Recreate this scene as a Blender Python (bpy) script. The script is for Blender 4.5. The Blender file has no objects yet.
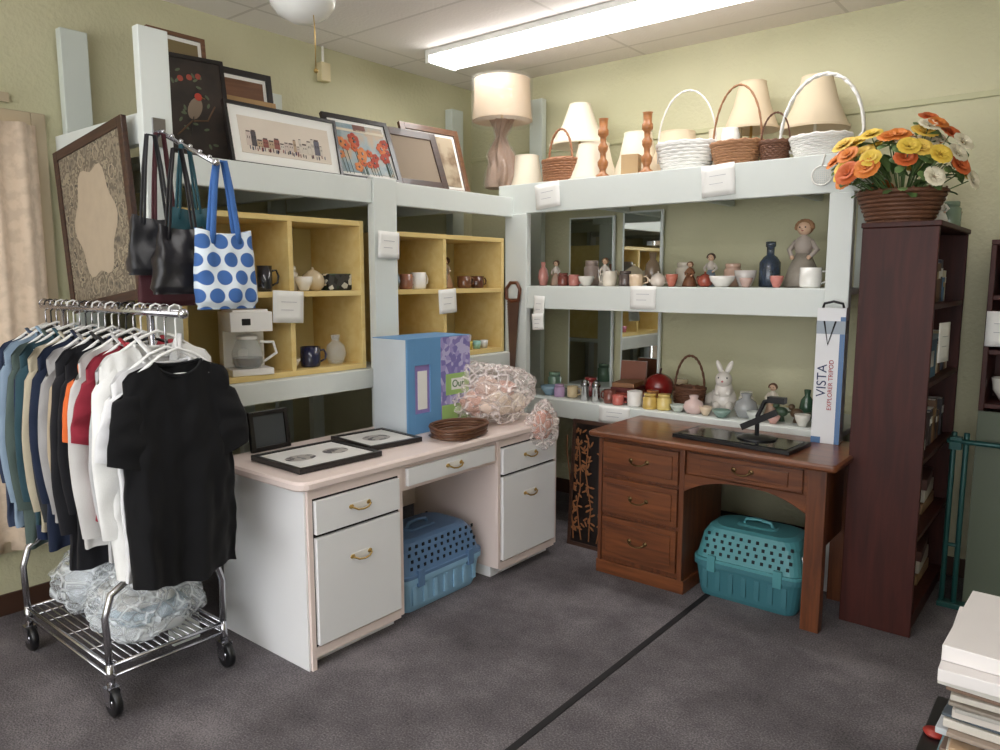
import bpy,bmesh,math,random
from mathutils import Vector,Matrix,noise
random.seed(7)
sc=bpy.context.scene
sc.view_settings.view_transform='Standard'
pi=math.pi
def C(r,g,b):
    f=lambda c:(c/255/12.92) if c/255<=.04045 else ((c/255+.055)/1.055)**2.4
    return (f(r),f(g),f(b))
# ------------------------------------------------------------ materials
MC={}
def newmat(name):
    m=bpy.data.materials.new(name);m.use_nodes=True
    nt=m.node_tree;return m,nt,nt.nodes['Principled BSDF']
def M(name,c=None,r=.5,m=0,var=.08,s=6,bump=0,bs=80,alpha=1,trans=0,emis=0,coat=0,sheen=0,spec=.5):
    if name in MC:return MC[name]
    mt,nt,b=newmat(name);N=nt.nodes;L=nt.links
    c=C(*c)
    tc=N.new('ShaderNodeTexCoord');no=N.new('ShaderNodeTexNoise');no.inputs['Scale'].default_value=s;no.inputs['Detail'].default_value=4
    L.new(tc.outputs['Object'],no.inputs['Vector'])
    mx=N.new('ShaderNodeMix');mx.data_type='RGBA'
    mx.inputs[6].default_value=(*[x*(1-var) for x in c],1);mx.inputs[7].default_value=(*[min(1,x*(1+var)) for x in c],1)
    L.new(no.outputs['Fac'],mx.inputs[0]);L.new(mx.outputs[2],b.inputs['Base Color'])
    b.inputs['Roughness'].default_value=r;b.inputs['Metallic'].default_value=m
    b.inputs['Alpha'].default_value=alpha;b.inputs['Transmission Weight'].default_value=trans
    b.inputs['Coat Weight'].default_value=coat;b.inputs['Specular IOR Level'].default_value=spec
    if sheen:b.inputs['Sheen Weight'].default_value=sheen
    if emis:
        b.inputs['Emission Color'].default_value=(*c,1);b.inputs['Emission Strength'].default_value=emis
    if bump:
        n2=N.new('ShaderNodeTexNoise');n2.inputs['Scale'].default_value=bs;n2.inputs['Detail'].default_value=3
        L.new(tc.outputs['Object'],n2.inputs['Vector'])
        bp=N.new('ShaderNodeBump');bp.inputs['Strength'].default_value=bump;bp.inputs['Distance'].default_value=.01
        L.new(n2.outputs['Fac'],bp.inputs['Height']);L.new(bp.outputs[0],b.inputs['Normal'])
    MC[name]=mt;return mt
def ramp(nt,fac,cols,pos=None,interp='LINEAR'):
    cr=nt.nodes.new('ShaderNodeValToRGB');e=cr.color_ramp;e.interpolation=interp
    n=len(cols);pos=pos or [i/(n-1 if interp=='LINEAR' else n) for i in range(n)]
    e.elements[0].position=pos[0];e.elements[0].color=(*C(*cols[0]),1)
    e.elements[1].position=pos[1];e.elements[1].color=(*C(*cols[1]),1)
    for p,c in zip(pos[2:],cols[2:]):
        x=e.elements.new(p);x.color=(*C(*c),1)
    nt.links.new(fac,cr.inputs[0]);return cr
def wood(name,c1,c2,sx=1,sy=12,sz=12,r=.35,coat=.2,s=3,spec=.5):
    if name in MC:return MC[name]
    mt,nt,b=newmat(name);N=nt.nodes;L=nt.links
    tc=N.new('ShaderNodeTexCoord');mp=N.new('ShaderNodeMapping');mp.inputs['Scale'].default_value=(sx,sy,sz)
    L.new(tc.outputs['Object'],mp.inputs['Vector'])
    no=N.new('ShaderNodeTexNoise');no.inputs['Scale'].default_value=s;no.inputs['Detail'].default_value=8;no.inputs['Distortion'].default_value=.6
    L.new(mp.outputs[0],no.inputs['Vector'])
    cr=ramp(nt,no.outputs['Fac'],[c1,c2],[.3,.7]);L.new(cr.outputs[0],b.inputs['Base Color'])
    b.inputs['Roughness'].default_value=r;b.inputs['Coat Weight'].default_value=coat;b.inputs['Specular IOR Level'].default_value=spec
    MC[name]=mt;return mt
def art(name,cols,s=12,kind='noise',r=.5):
    if name in MC:return MC[name]
    mt,nt,b=newmat(name);N=nt.nodes;L=nt.links
    tc=N.new('ShaderNodeTexCoord')
    if kind=='noise' or kind=='soft':
        no=N.new('ShaderNodeTexNoise');no.inputs['Scale'].default_value=s;no.inputs['Detail'].default_value=5
        L.new(tc.outputs['Object'],no.inputs['Vector']);o=no.outputs['Fac']
        n=len(cols);cr=ramp(nt,o,cols,[.3+.4*i/n for i in range(n)],'CONSTANT' if kind=='noise' else 'LINEAR')
    else:
        no=N.new('ShaderNodeTexVoronoi');no.inputs['Scale'].default_value=s
        L.new(tc.outputs['Object'],no.inputs['Vector'])
        sp=N.new('ShaderNodeSeparateColor');L.new(no.outputs['Color'],sp.inputs[0])
        cr=ramp(nt,sp.outputs[0],cols,None,'CONSTANT')
    L.new(cr.outputs[0],b.inputs['Base Color']);b.inputs['Roughness'].default_value=r
    MC[name]=mt;return mt
def mat_wall():
    mt,nt,b=newmat('wall_paint');N=nt.nodes;L=nt.links
    tc=N.new('ShaderNodeTexCoord')
    n1=N.new('ShaderNodeTexNoise');n1.inputs['Scale'].default_value=1.3;L.new(tc.outputs['Object'],n1.inputs['Vector'])
    cr=ramp(nt,n1.outputs['Fac'],[(190,187,153),(202,198,165)],[.35,.65]);L.new(cr.outputs[0],b.inputs['Base Color'])
    n2=N.new('ShaderNodeTexNoise');n2.inputs['Scale'].default_value=45;n2.inputs['Detail'].default_value=4;L.new(tc.outputs['Object'],n2.inputs['Vector'])
    bp=N.new('ShaderNodeBump');bp.inputs['Strength'].default_value=.25;bp.inputs['Distance'].default_value=.02
    L.new(n2.outputs['Fac'],bp.inputs['Height']);L.new(bp.outputs[0],b.inputs['Normal']);b.inputs['Roughness'].default_value=.6
    return mt
def mat_carpet():
    mt,nt,b=newmat('carpet');N=nt.nodes;L=nt.links
    tc=N.new('ShaderNodeTexCoord')
    n1=N.new('ShaderNodeTexNoise');n1.inputs['Scale'].default_value=1.8;n1.inputs['Detail'].default_value=8;n1.inputs['Roughness'].default_value=.65;L.new(tc.outputs['Object'],n1.inputs['Vector'])
    n2=N.new('ShaderNodeTexNoise');n2.inputs['Scale'].default_value=150;n2.inputs['Detail'].default_value=3;L.new(tc.outputs['Object'],n2.inputs['Vector'])
    ad=N.new('ShaderNodeMath');ad.operation='MULTIPLY_ADD';ad.inputs[1].default_value=.5;L.new(n2.outputs['Fac'],ad.inputs[0])
    ml=N.new('ShaderNodeMath');ml.operation='MULTIPLY';ml.inputs[1].default_value=.6;L.new(n1.outputs['Fac'],ml.inputs[0]);L.new(ml.outputs[0],ad.inputs[2])
    cr=ramp(nt,ad.outputs[0],[(66,62,64),(104,99,102),(140,134,136)],[.40,.56,.70]);L.new(cr.outputs[0],b.inputs['Base Color'])
    b.inputs['Roughness'].default_value=.95;b.inputs['Specular IOR Level'].default_value=.2
    bp=N.new('ShaderNodeBump');bp.inputs['Strength'].default_value=.5;bp.inputs['Distance'].default_value=.01
    L.new(n2.outputs['Fac'],bp.inputs['Height']);L.new(bp.outputs[0],b.inputs['Normal'])
    return mt
def mat_ceiling():
    mt,nt,b=newmat('ceiling_tile');N=nt.nodes;L=nt.links
    tc=N.new('ShaderNodeTexCoord');br=N.new('ShaderNodeTexBrick');br.offset=0
    br.inputs['Scale'].default_value=1;br.inputs['Mortar Size'].default_value=.010;br.inputs['Brick Width'].default_value=1.2;br.inputs['Row Height'].default_value=.6
    br.inputs['Color1'].default_value=(*C(240,233,228),1);br.inputs['Color2'].default_value=(*C(236,228,223),1);br.inputs['Mortar'].default_value=(*C(218,210,204),1)
    L.new(tc.outputs['Object'],br.inputs['Vector']);L.new(br.outputs['Color'],b.inputs['Base Color']);b.inputs['Roughness'].default_value=.8
    n2=N.new('ShaderNodeTexNoise');n2.inputs['Scale'].default_value=60;L.new(tc.outputs['Object'],n2.inputs['Vector'])
    bp=N.new('ShaderNodeBump');bp.inputs['Strength'].default_value=.25;bp.inputs['Distance'].default_value=.01
    L.new(n2.outputs['Fac'],bp.inputs['Height']);L.new(bp.outputs[0],b.inputs['Normal'])
    return mt
def mat_dots():
    mt,nt,b=newmat('dotted_fabric');N=nt.nodes;L=nt.links
    tc=N.new('ShaderNodeTexCoord');sp=N.new('ShaderNodeSeparateXYZ');L.new(tc.outputs['Object'],sp.inputs[0])
    def math_(op,a,b_=None):
        n=N.new('ShaderNodeMath');n.operation=op
        for i,v in enumerate((a,b_)):
            if v is None:continue
            if isinstance(v,(int,float)):n.inputs[i].default_value=v
            else:L.new(v,n.inputs[i])
        return n.outputs[0]
    p=.066
    row=math_('FLOOR',math_('DIVIDE',sp.outputs[2],p));off=math_('MULTIPLY',math_('FLOORED_MODULO',row,2),.5)
    fy=math_('SUBTRACT',math_('FLOORED_MODULO',math_('ADD',math_('DIVIDE',sp.outputs[1],p*1.05),off),1),.5)
    fz=math_('SUBTRACT',math_('FLOORED_MODULO',math_('DIVIDE',sp.outputs[2],p),1),.5)
    d=math_('SQRT',math_('ADD',math_('MULTIPLY',fy,fy),math_('MULTIPLY',fz,fz)))
    cr=ramp(nt,d,[(58,98,160),(212,222,230)],[.40,.43]);L.new(cr.outputs[0],b.inputs['Base Color']);b.inputs['Roughness'].default_value=.8
    return mt
def mat_film(name,c,fac=.45,bump=0,r=.18,bscale=6):
    if name in MC:return MC[name]
    mt,nt,b=newmat(name);N=nt.nodes;L=nt.links
    b.inputs['Base Color'].default_value=(*C(*c),1);b.inputs['Roughness'].default_value=r;b.inputs['Specular IOR Level'].default_value=.9
    t=N.new('ShaderNodeBsdfTransparent');mx=N.new('ShaderNodeMixShader');mx.inputs[0].default_value=fac
    if bump:
        tc=N.new('ShaderNodeTexCoord');no=N.new('ShaderNodeTexNoise');no.inputs['Scale'].default_value=bscale;no.inputs['Detail'].default_value=3;no.inputs['Distortion'].default_value=1.5
        L.new(tc.outputs['Object'],no.inputs['Vector'])
        bp=N.new('ShaderNodeBump');bp.inputs['Strength'].default_value=bump;bp.inputs['Distance'].default_value=.05
        L.new(no.outputs['Fac'],bp.inputs['Height']);L.new(bp.outputs[0],b.inputs['Normal'])
    L.new(t.outputs[0],mx.inputs[1]);L.new(b.outputs[0],mx.inputs[2]);L.new(mx.outputs[0],N['Material Output'].inputs[0])
    MC[name]=mt;return mt
def mat_crumple(name,c):
    # thin clear plastic: mostly see-through, with bright glossy creases
    mt,nt,b=newmat(name);N=nt.nodes;L=nt.links
    tc=N.new('ShaderNodeTexCoord')
    n1=N.new('ShaderNodeTexNoise');n1.inputs['Scale'].default_value=4;n1.inputs['Detail'].default_value=2;L.new(tc.outputs['Object'],n1.inputs['Vector'])
    ad=N.new('ShaderNodeVectorMath');ad.operation='MULTIPLY_ADD';ad.inputs[1].default_value=(.12,.12,.12);L.new(n1.outputs['Color'],ad.inputs[0]);L.new(tc.outputs['Object'],ad.inputs[2])
    vo=N.new('ShaderNodeTexVoronoi');vo.feature='DISTANCE_TO_EDGE';vo.inputs['Scale'].default_value=16;L.new(ad.outputs[0],vo.inputs['Vector'])
    mr=N.new('ShaderNodeMapRange');mr.inputs[1].default_value=0;mr.inputs[2].default_value=.12;mr.inputs[3].default_value=.75;mr.inputs[4].default_value=.24;L.new(vo.outputs['Distance'],mr.inputs[0])
    bp=N.new('ShaderNodeBump');bp.inputs['Strength'].default_value=.8;bp.inputs['Distance'].default_value=.02;L.new(vo.outputs['Distance'],bp.inputs['Height'])
    b.inputs['Base Color'].default_value=(*C(*c),1);b.inputs['Roughness'].default_value=.12;b.inputs['Specular IOR Level'].default_value=1
    L.new(bp.outputs[0],b.inputs['Normal'])
    t=N.new('ShaderNodeBsdfTransparent');mx=N.new('ShaderNodeMixShader');L.new(mr.outputs[0],mx.inputs[0])
    L.new(t.outputs[0],mx.inputs[1]);L.new(b.outputs[0],mx.inputs[2]);L.new(mx.outputs[0],N['Material Output'].inputs[0])
    return mt
def mat_translucent(name,c,fac=.5,pat=False):
    mt,nt,b=newmat(name);N=nt.nodes;L=nt.links
    b.inputs['Base Color'].default_value=(*C(*c),1);b.inputs['Roughness'].default_value=.85
    t=N.new('ShaderNodeBsdfTranslucent');t.inputs[0].default_value=(*C(*c),1)
    mx=N.new('ShaderNodeMixShader');mx.inputs[0].default_value=fac
    if pat:
        tc=N.new('ShaderNodeTexCoord');no=N.new('ShaderNodeTexNoise');no.inputs['Scale'].default_value=22;no.inputs['Detail'].default_value=4
        L.new(tc.outputs['Object'],no.inputs['Vector'])
        cr=ramp(nt,no.outputs['Fac'],[tuple(x*.93 for x in c),c],[.42,.58]);L.new(cr.outputs[0],b.inputs['Base Color']);L.new(cr.outputs[0],t.inputs[0])
    L.new(b.outputs[0],mx.inputs[1]);L.new(t.outputs[0],mx.inputs[2]);L.new(mx.outputs[0],N['Material Output'].inputs[0])
    MC[name]=mt;return mt
WALL=mat_wall();CARPET=mat_carpet();CEIL=mat_ceiling();DOTS=mat_dots()
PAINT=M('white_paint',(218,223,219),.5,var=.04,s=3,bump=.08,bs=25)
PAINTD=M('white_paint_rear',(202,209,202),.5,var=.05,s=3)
YEL=wood('yellow_cubby_paint',(222,192,122),(232,208,144),sx=6,sy=1,sz=6,r=.5,coat=.05)
LAM=M('pinkish_laminate',(232,215,208),.35,var=.03)
DWHITE=M('desk_white',(236,236,237),.4,var=.02)
DARK=M('dark_gap',(28,24,22),.7)
BRASS=M('brass',(190,160,100),.3,1)
CHROME=M('chrome',(190,190,195),.22,1)
BLACK=M('black_plastic',(22,22,24),.35)
WOODR=wood('desk_wood_red',(80,43,24),(124,72,40),sx=1.2,sy=10,sz=14,r=.32,coat=.25)
WOODRV=wood('desk_wood_red_v',(74,39,23),(112,64,36),sx=12,sy=12,sz=1.2,r=.34,coat=.2)
WOODB=wood('bookcase_wood',(50,19,15),(70,29,22),sx=10,sy=10,sz=1,r=.5,coat=.0,spec=.3)
WICK=M('wicker_brown',(156,112,78),.6,var=.35,s=60)
WICKD=M('wicker_dark',(100,64,44),.6,var=.35,s=60)
WICKW=M('wicker_white',(226,224,220),.55,var=.08,s=60)
SHADE=mat_translucent('shade_cream',(220,202,174),.10)
SHADEW=mat_translucent('shade_white',(236,226,206),.12)
PAPER=M('paper',(238,237,233),.7,var=.02)
INK=M('ink',(170,170,176),.8)
GLASS=mat_film('clear_glass',(225,232,232),.3)
MIRROR=M('mirror_glass',(225,230,228),.02,1,var=0)
CER=M('white_ceramic',(236,234,228),.2,coat=.4)
# ------------------------------------------------------------ builder
class O:
    def __init__(s,name):
        s.name=name;s.bm=bmesh.new();s.mats=[];s.T=Matrix()
    def mi(s,mat):
        if mat not in s.mats:s.mats.append(mat)
        return s.mats.index(mat)
    def fin(s,verts,mat,smooth):
        i=s.mi(mat)
        for f in {f for v in verts for f in v.link_faces}:f.material_index=i;f.smooth=smooth
        for v in verts:v.co=s.T@v.co
    def box(s,x0,x1,y0,y1,z0,z1,mat,R=None):
        m=Matrix.Translation(((x0+x1)/2,(y0+y1)/2,(z0+z1)/2))
        if R is not None:m=m@R
        m=m@Matrix.Diagonal((abs(x1-x0),abs(y1-y0),abs(z1-z0),1))
        s.fin(bmesh.ops.create_cube(s.bm,size=1,matrix=m)['verts'],mat,False);return s
    def ball(s,c,r,mat,n=16,R=None):
        if not hasattr(r,'__len__'):r=(r,r,r)
        m=Matrix.Translation(c)
        if R is not None:m=m@R
        m=m@Matrix.Diagonal((*r,1))
        s.fin(bmesh.ops.create_uvsphere(s.bm,u_segments=n,v_segments=max(6,n*2//3),radius=1,matrix=m)['verts'],mat,True);return s
    def rings(s,rings,mat,smooth=True,cap=(True,True),closed=False):
        bm=s.bm;R=[[bm.verts.new(p) for p in r] for r in rings];n=len(R[0])
        k=len(R) if closed else len(R)-1
        for i in range(k):
            a=R[i];b=R[(i+1)%len(R)]
            for j in range(n):
                bm.faces.new((a[j],a[(j+1)%n],b[(j+1)%n],b[j]))
        allv=[v for r in R for v in r]
        s.fin(allv,mat,smooth)
        if not closed:
            i=s.mi(mat)
            if cap[0]:f=bm.faces.new(R[0][::-1]);f.material_index=i
            if cap[1]:f=bm.faces.new(R[-1]);f.material_index=i
        return s
    def lathe(s,prof,mat,c=(0,0,0),n=24,cap=(True,True),sx=1,sy=1,ph=0):
        rr=[]
        for r,z in prof:
            r=max(r,.0004);rr.append([(c[0]+r*sx*math.cos(2*pi*j/n+ph),c[1]+r*sy*math.sin(2*pi*j/n+ph),c[2]+z) for j in range(n)])
        return s.rings(rr,mat,True,cap)
    def tube(s,pts,r,mat,n=8,closed=False,flat=1):
        P=[Vector(p) for p in pts];rr=[];up=None;m=len(P)
        for i,p in enumerate(P):
            a=P[(i-1)%m] if (i>0 or closed) else p;b=P[(i+1)%m] if (i<m-1 or closed) else p
            t=(b-a).normalized()
            if up is None:
                up=Vector((0,0,1)) if abs(t.z)<.9 else Vector((1,0,0))
            sd=t.cross(up)
            if sd.length<1e-4:sd=t.cross(Vector((0,1,0.1)))
            sd.normalize();up=sd.cross(t).normalized()
            ri=r[i] if hasattr(r,'__len__') else r
            rr.append([p+sd*ri*math.cos(2*pi*j/n)+up*ri*flat*math.sin(2*pi*j/n) for j in range(n)])
        return s.rings(rr,mat,True,(True,True),closed)
    def loft(s,secs,mat,k=5,smooth=False,cap=(True,True)):
        rr=[]
        for cx,cy,z,hw,hd,rad in secs:
            rad=min(rad,hw*.99,hd*.99);ring=[]
            for qx,qy,a0 in ((1,1,0),(-1,1,pi/2),(-1,-1,pi),(1,-1,3*pi/2)):
                for j in range(k+1):
                    a=a0+pi/2*j/k
                    ring.append((cx+qx*(hw-rad)+rad*math.cos(a),cy+qy*(hd-rad)+rad*math.sin(a),z))
            rr.append(ring)
        return s.rings(rr,mat,smooth,cap)
    def grid(s,fn,nu,nv,mat,cu=False,smooth=True):
        bm=s.bm;V=[[bm.verts.new(fn(i/(nu if cu else nu-1),j/(nv-1))) for i in range(nu)] for j in range(nv)]
        for j in range(nv-1):
            for i in range(nu if cu else nu-1):
                bm.faces.new((V[j][i],V[j][(i+1)%nu],V[j+1][(i+1)%nu],V[j+1][i]))
        s.fin([v for r in V for v in r],mat,smooth);return s
    def done(s,loc=(0,0,0),rot=(0,0,0),bevel=0,solid=0,sub=0,parent=None):
        bmesh.ops.recalc_face_normals(s.bm,faces=s.bm.faces[:])
        me=bpy.data.meshes.new(s.name);s.bm.to_mesh(me);s.bm.free()
        for m in s.mats:me.materials.append(m)
        o=bpy.data.objects.new(s.name,me);sc.collection.objects.link(o)
        o.location=loc;o.rotation_euler=[math.radians(a) for a in rot]
        if solid:
            q=o.modifiers.new('s','SOLIDIFY');q.thickness=solid
        if bevel:
            q=o.modifiers.new('b','BEVEL');q.width=bevel;q.segments=2;q.limit_method='ANGLE';q.angle_limit=math.radians(50)
        if parent:o.parent=parent
        return o
def arc(c,r,a0,a1,n,plane='xz',ry=None):
    ry=ry or r;out=[]
    for i in range(n+1):
        a=math.radians(a0+(a1-a0)*i/n);u=r*math.cos(a);v=ry*math.sin(a)
        if plane=='xz':out.append((c[0]+u,c[1],c[2]+v))
        elif plane=='yz':out.append((c[0],c[1]+u,c[2]+v))
        else:out.append((c[0]+u,c[1]+v,c[2]))
    return out
# ------------------------------------------------------------ room
X0,X1,Y0,Y1,H=-3.86,2.4,-2.6,4.42,2.95
O('floor').box(X0-.1,X1+.1,Y0-.1,Y1+.1,-.1,0,CARPET).done()
O('ceiling').box(X0-.1,X1+.1,Y0-.1,Y1+.1,H,H+.1,CEIL).done()
O('wall_back').box(X0-.1,X1+.1,Y1,Y1+.1,0,H,WALL).done()
O('wall_right').box(X1,X1+.1,Y0,Y1,0,H,WALL).done()
w=O('wall_left');wy0,wy1,wz0,wz1=.25,1.38,.35,2.22
w.box(X0-.1,X0,Y0,wy0,0,H,WALL).box(X0-.1,X0,wy1,Y1,0,H,WALL).box(X0-.1,X0,wy0,wy1,0,wz0,WALL).box(X0-.1,X0,wy0,wy1,wz1,H,WALL).done()
w=O('wall_front');a,b_=-3.4,2.0
w.box(X0,a,Y0-.1,Y0,0,H,WALL).box(b_,X1,Y0-.1,Y0,0,H,WALL).box(a,b_,Y0-.1,Y0,0,.3,WALL).box(a,b_,Y0-.1,Y0,2.7,H,WALL).done()
w=O('window_1')
for x in (a,a+1.8,a+3.6,b_):w.box(x-.03,x+.03,Y0-.08,Y0-.02,.3,2.7,CHROME)
w.box(a,b_,Y0-.08,Y0-.02,.3,.36,CHROME).box(a,b_,Y0-.08,Y0-.02,2.64,2.7,CHROME).done()
w=O('window_2');TR=M('trim_cream',(176,162,136),.5)
w.box(X0-.06,X0+.025,wy1,wy1+.06,wz0-.05,wz1+.07,TR).box(X0-.06,X0+.025,wy0-.07,wy0,wz0-.05,wz1+.07,TR).box(X0-.06,X0+.025,wy0,wy1,wz1,wz1+.07,TR).box(X0-.06,X0+.04,wy0,wy1,wz0-.05,wz0,TR)
w.box(X0-.06,X0-.03,(wy0+wy1)/2-.02,(wy0+wy1)/2+.02,wz0,wz1,TR).done(bevel=.004)
CURT=mat_translucent('curtain_cloth',(192,174,154),.14,True)
O('curtain').grid(lambda u,v:(X0+.065+.024*math.sin(u*62)+.012*math.sin(u*23),wy0-.02+u*(wy1-wy0+.03),wz1+.01-v*(wz1-.30)),200,8,CURT).done()
BASE=M('baseboard_brown',(66,42,30),.5)
O('baseboard_left').box(X0,X0+.015,Y0,Y1,0,.1,BASE).done(bevel=.003)
O('baseboard_back').box(X0+.02,X1,Y1-.015,Y1,0,.1,BASE).done(bevel=.003)
O('trim_1').box(X0,X1,Y1-.012,Y1,2.42,2.45,M('wall_trim',(190,188,152),.6)).done(bevel=.003)
O('trim_2').box(X0+.0,X0+.02,Y0,1.3,2.32,2.36,TR).done()
O('carpet_seam_strip').box(-1.43,-1.402,Y0,3.6,0,.003,M('seam_black',(22,20,22),.8)).done()
LIT=M('lit_diffuser',(254,252,250),.5,emis=12,var=0)
for (x0,x1,y) in ((-3.40,-1.0,3.6),(-2.3,.14,.9),(-2.3,.14,-1.4)):  # second and third fixtures are out of view, added to light the room
    f=O('fluorescent_ceiling_light');hb=M('fixture_white',(235,235,230),.4)
    f.box(x0,x1,y-.12,y+.12,H-.035,H-.002,hb).box(x0-.01,x0+.02,y-.125,y+.125,H-.08,H-.002,hb).box(x1-.02,x1+.01,y-.125,y+.125,H-.08,H-.002,hb)
    f.box(x0+.02,x1-.02,y-.11,y+.11,H-.075,H-.036,LIT)
    f.done()
f=O('ceiling_globe_light');GL=M('frosted_globe',(240,240,236),.25,coat=.3)
f.lathe([(.0,-.36),(.05,-.355),(.1,-.33),(.13,-.29),(.135,-.26),(.12,-.235),(.06,-.22),(.05,-.19),(.05,-.14),(.02,-.12),(.02,-.05),(.07,-.03),(.07,0)],GL)
f.tube([(.06,.0,-.22),(.075,0,-.4),(.075,0,-.55)],.0025,BRASS,6).ball((.075,0,-.56),.01,BRASS,8)
f.done(loc=(-2.66,2.0,H-.002))
f=O('wall_junction_box');f.box(X0,X0+.05,2.99,3.06,2.74,2.85,M('beige_box',(214,200,160),.5)).tube([(X0+.02,3.025,2.85),(X0+.02,3.025,H)],.008,CER).done(bevel=.005)
# ------------------------------------------------------------ shelving
s=O('wooden_shelving_unit') # left run, front x=-2.98
s.box(-3.0,-2.955,1.455,1.575,0,2.51,PAINT)
s.box(-3.0,-2.95,2.62,2.78,0,2.06,PAINT)
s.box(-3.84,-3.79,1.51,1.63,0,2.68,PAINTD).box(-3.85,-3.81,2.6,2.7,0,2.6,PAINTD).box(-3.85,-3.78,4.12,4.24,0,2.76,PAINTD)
s.box(-3.85,-3.0,1.48,1.52,2.08,2.2,PAINT)
s.box(-3.0,-2.96,1.576,2.618,1.93,2.05,PAINT).box(-3.0,-2.96,2.782,3.79,1.93,2.05,PAINT)
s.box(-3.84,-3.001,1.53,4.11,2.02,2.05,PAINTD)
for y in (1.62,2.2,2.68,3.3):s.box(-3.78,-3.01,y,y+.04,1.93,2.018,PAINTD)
s.box(-3.0,-2.96,1.576,2.618,.98,1.078,PAINT).box(-3.0,-2.96,2.782,3.79,.98,1.078,PAINT)
s.box(-3.6,-3.001,1.5,3.79,1.05,1.078,PAINT)
s.box(-3.6,-3.56,1.5,1.58,0,1.05,PAINTD).box(-3.6,-3.56,2.66,2.74,0,1.05,PAINTD).box(-3.6,-3.56,2.2,2.28,0,1.05,PAINTD)
s.done(bevel=.004)
s=O('wooden_shelving_unit') # right run, front y=3.8
s.box(-3.02,-2.85,3.78,3.83,0,1.949,PAINT).box(-1.06,-.95,3.78,3.83,0,1.949,PAINT)
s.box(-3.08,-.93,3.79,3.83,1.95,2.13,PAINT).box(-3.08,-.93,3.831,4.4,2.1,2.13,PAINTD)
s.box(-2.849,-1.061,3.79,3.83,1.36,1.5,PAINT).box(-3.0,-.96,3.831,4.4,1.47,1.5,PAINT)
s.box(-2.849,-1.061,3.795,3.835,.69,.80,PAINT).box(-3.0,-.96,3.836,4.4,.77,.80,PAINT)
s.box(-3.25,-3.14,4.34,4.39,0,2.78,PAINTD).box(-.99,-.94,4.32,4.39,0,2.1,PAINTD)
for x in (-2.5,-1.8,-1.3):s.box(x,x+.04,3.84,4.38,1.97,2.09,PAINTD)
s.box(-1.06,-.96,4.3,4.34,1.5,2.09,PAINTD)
s.done(bevel=.004)
def cubby(y0,y1,yd,zt):
    c=O('yellow_cubby_shelf');t=.026;xb,xf,zb=-3.42,-3.012,1.08
    c.box(xb,xf,y0,y0+t,zb,zt,YEL).box(xb,xf,y1-t,y1,zb,zt,YEL).box(xb,xf,y0+t,y1-t,zt-t,zt,YEL).box(xb,xf,y0+t,y1-t,zb,zb+t,YEL)
    c.box(xb,xf,y0+t,y1-t,1.46,1.486,YEL).box(xb,xf-.002,yd,yd+t,zb+t,1.46,YEL).box(xb,xf-.002,yd,yd+t,1.486,zt-t,YEL)
    c.box(xb-.006,xb,y0,y1,zb,zt,M('cubby_back',(218,206,158),.6)).done(bevel=.002)
cubby(1.60,2.60,2.14,1.84);cubby(2.80,3.76,3.2,1.80)
for (x0,x1,z0,z1) in ((-2.93,-2.57,1.5,1.96),(-2.51,-2.22,1.5,1.98),(-2.93,-2.57,.8,1.38),(-2.51,-2.22,.8,1.40)):
    m=O('wall_mirror');m.box(x0,x1,4.38,4.395,z0,z1,PAINT).box(x0+.016,x1-.016,4.374,4.379,z0+.012,z1-.012,MIRROR).done()
# ------------------------------------------------------------ left desk
def bail(o,p,ax,w,mat):
    x,y,z=p
    if ax=='y':
        o.tube([(x,y-w,z),(x+.015,y-w,z-.002),(x+.022,y-w*.6,z-.012),(x+.024,y,z-.015),(x+.022,y+w*.6,z-.012),(x+.015,y+w,z-.002),(x,y+w,z)],.004,mat,8)
        for k in(-1,1):o.ball((x,y+k*w,z),(.006,.014,.01),mat,8)
        o.box(x-.001,x+.002,y-w*1.1,y+w*1.1,z-.014,z+.012,CER)
    else:
        o.tube([(x-w,y,z),(x-w,y-.015,z-.002),(x-w*.6,y-.022,z-.014),(x,y-.024,z-.018),(x+w*.6,y-.022,z-.014),(x+w,y-.015,z-.002),(x+w,y,z)],.004,mat,8)
        for k in(-1,1):o.ball((x+k*w,y,z),(.014,.006,.012),mat,8)
d=O('white_writing_desk')
f=-2.33;bk=-2.94
d.loft([(-2.635,2.54,.738,.315,.875,.05),(-2.635,2.54,.745,.322,.882,.06),(-2.635,2.54,.765,.322,.882,.06),(-2.635,2.54,.775,.314,.874,.05)],LAM)
def ped(y0,y1):
    d.box(bk,f-.012,y0,y1,.06,.737,LAM);d.box(bk,f-.06,y0+.01,y1-.01,0,.06,DWHITE)
    d.box(f-.012,f-.009,y0+.02,y1-.02,.09,.71,DARK)
ped(1.70,2.20);ped(2.86,3.38)
d.box(bk,f-.012,1.69,1.70,0,.737,DWHITE)
for (y0,y1) in ((1.70,2.20),(2.86,3.38)):
    d.box(f-.012,f,y0,y0+.022,.0 if y0<2 else .06,.737,LAM).box(f-.012,f,y1-.02,y1,.06,.737,LAM).box(f-.012,f,y0+.02,y1-.02,.70,.737,LAM).box(f-.012,f,y0+.02,y1-.02,.05,.09,LAM)
    d.box(f-.009,f+.012,y0+.03,y1-.028,.555,.69,DWHITE).box(f-.009,f+.012,y0+.03,y1-.028,.1,.54,DWHITE)
    bail(d,(f+.012,(y0+y1)/2,.63),'y',.045,BRASS);bail(d,(f+.012,(y0+y1)/2,.42),'y',.045,BRASS)
d.box(bk+.05,f-.012,2.2,2.86,.62,.737,LAM).box(f-.012,f+.006,2.23,2.83,.64,.72,DWHITE);bail(d,(f+.006,2.53,.685),'y',.045,BRASS)
d.box(bk,bk+.015,2.2,2.86,.3,.737,LAM)
d.done(bevel=.004)
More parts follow.
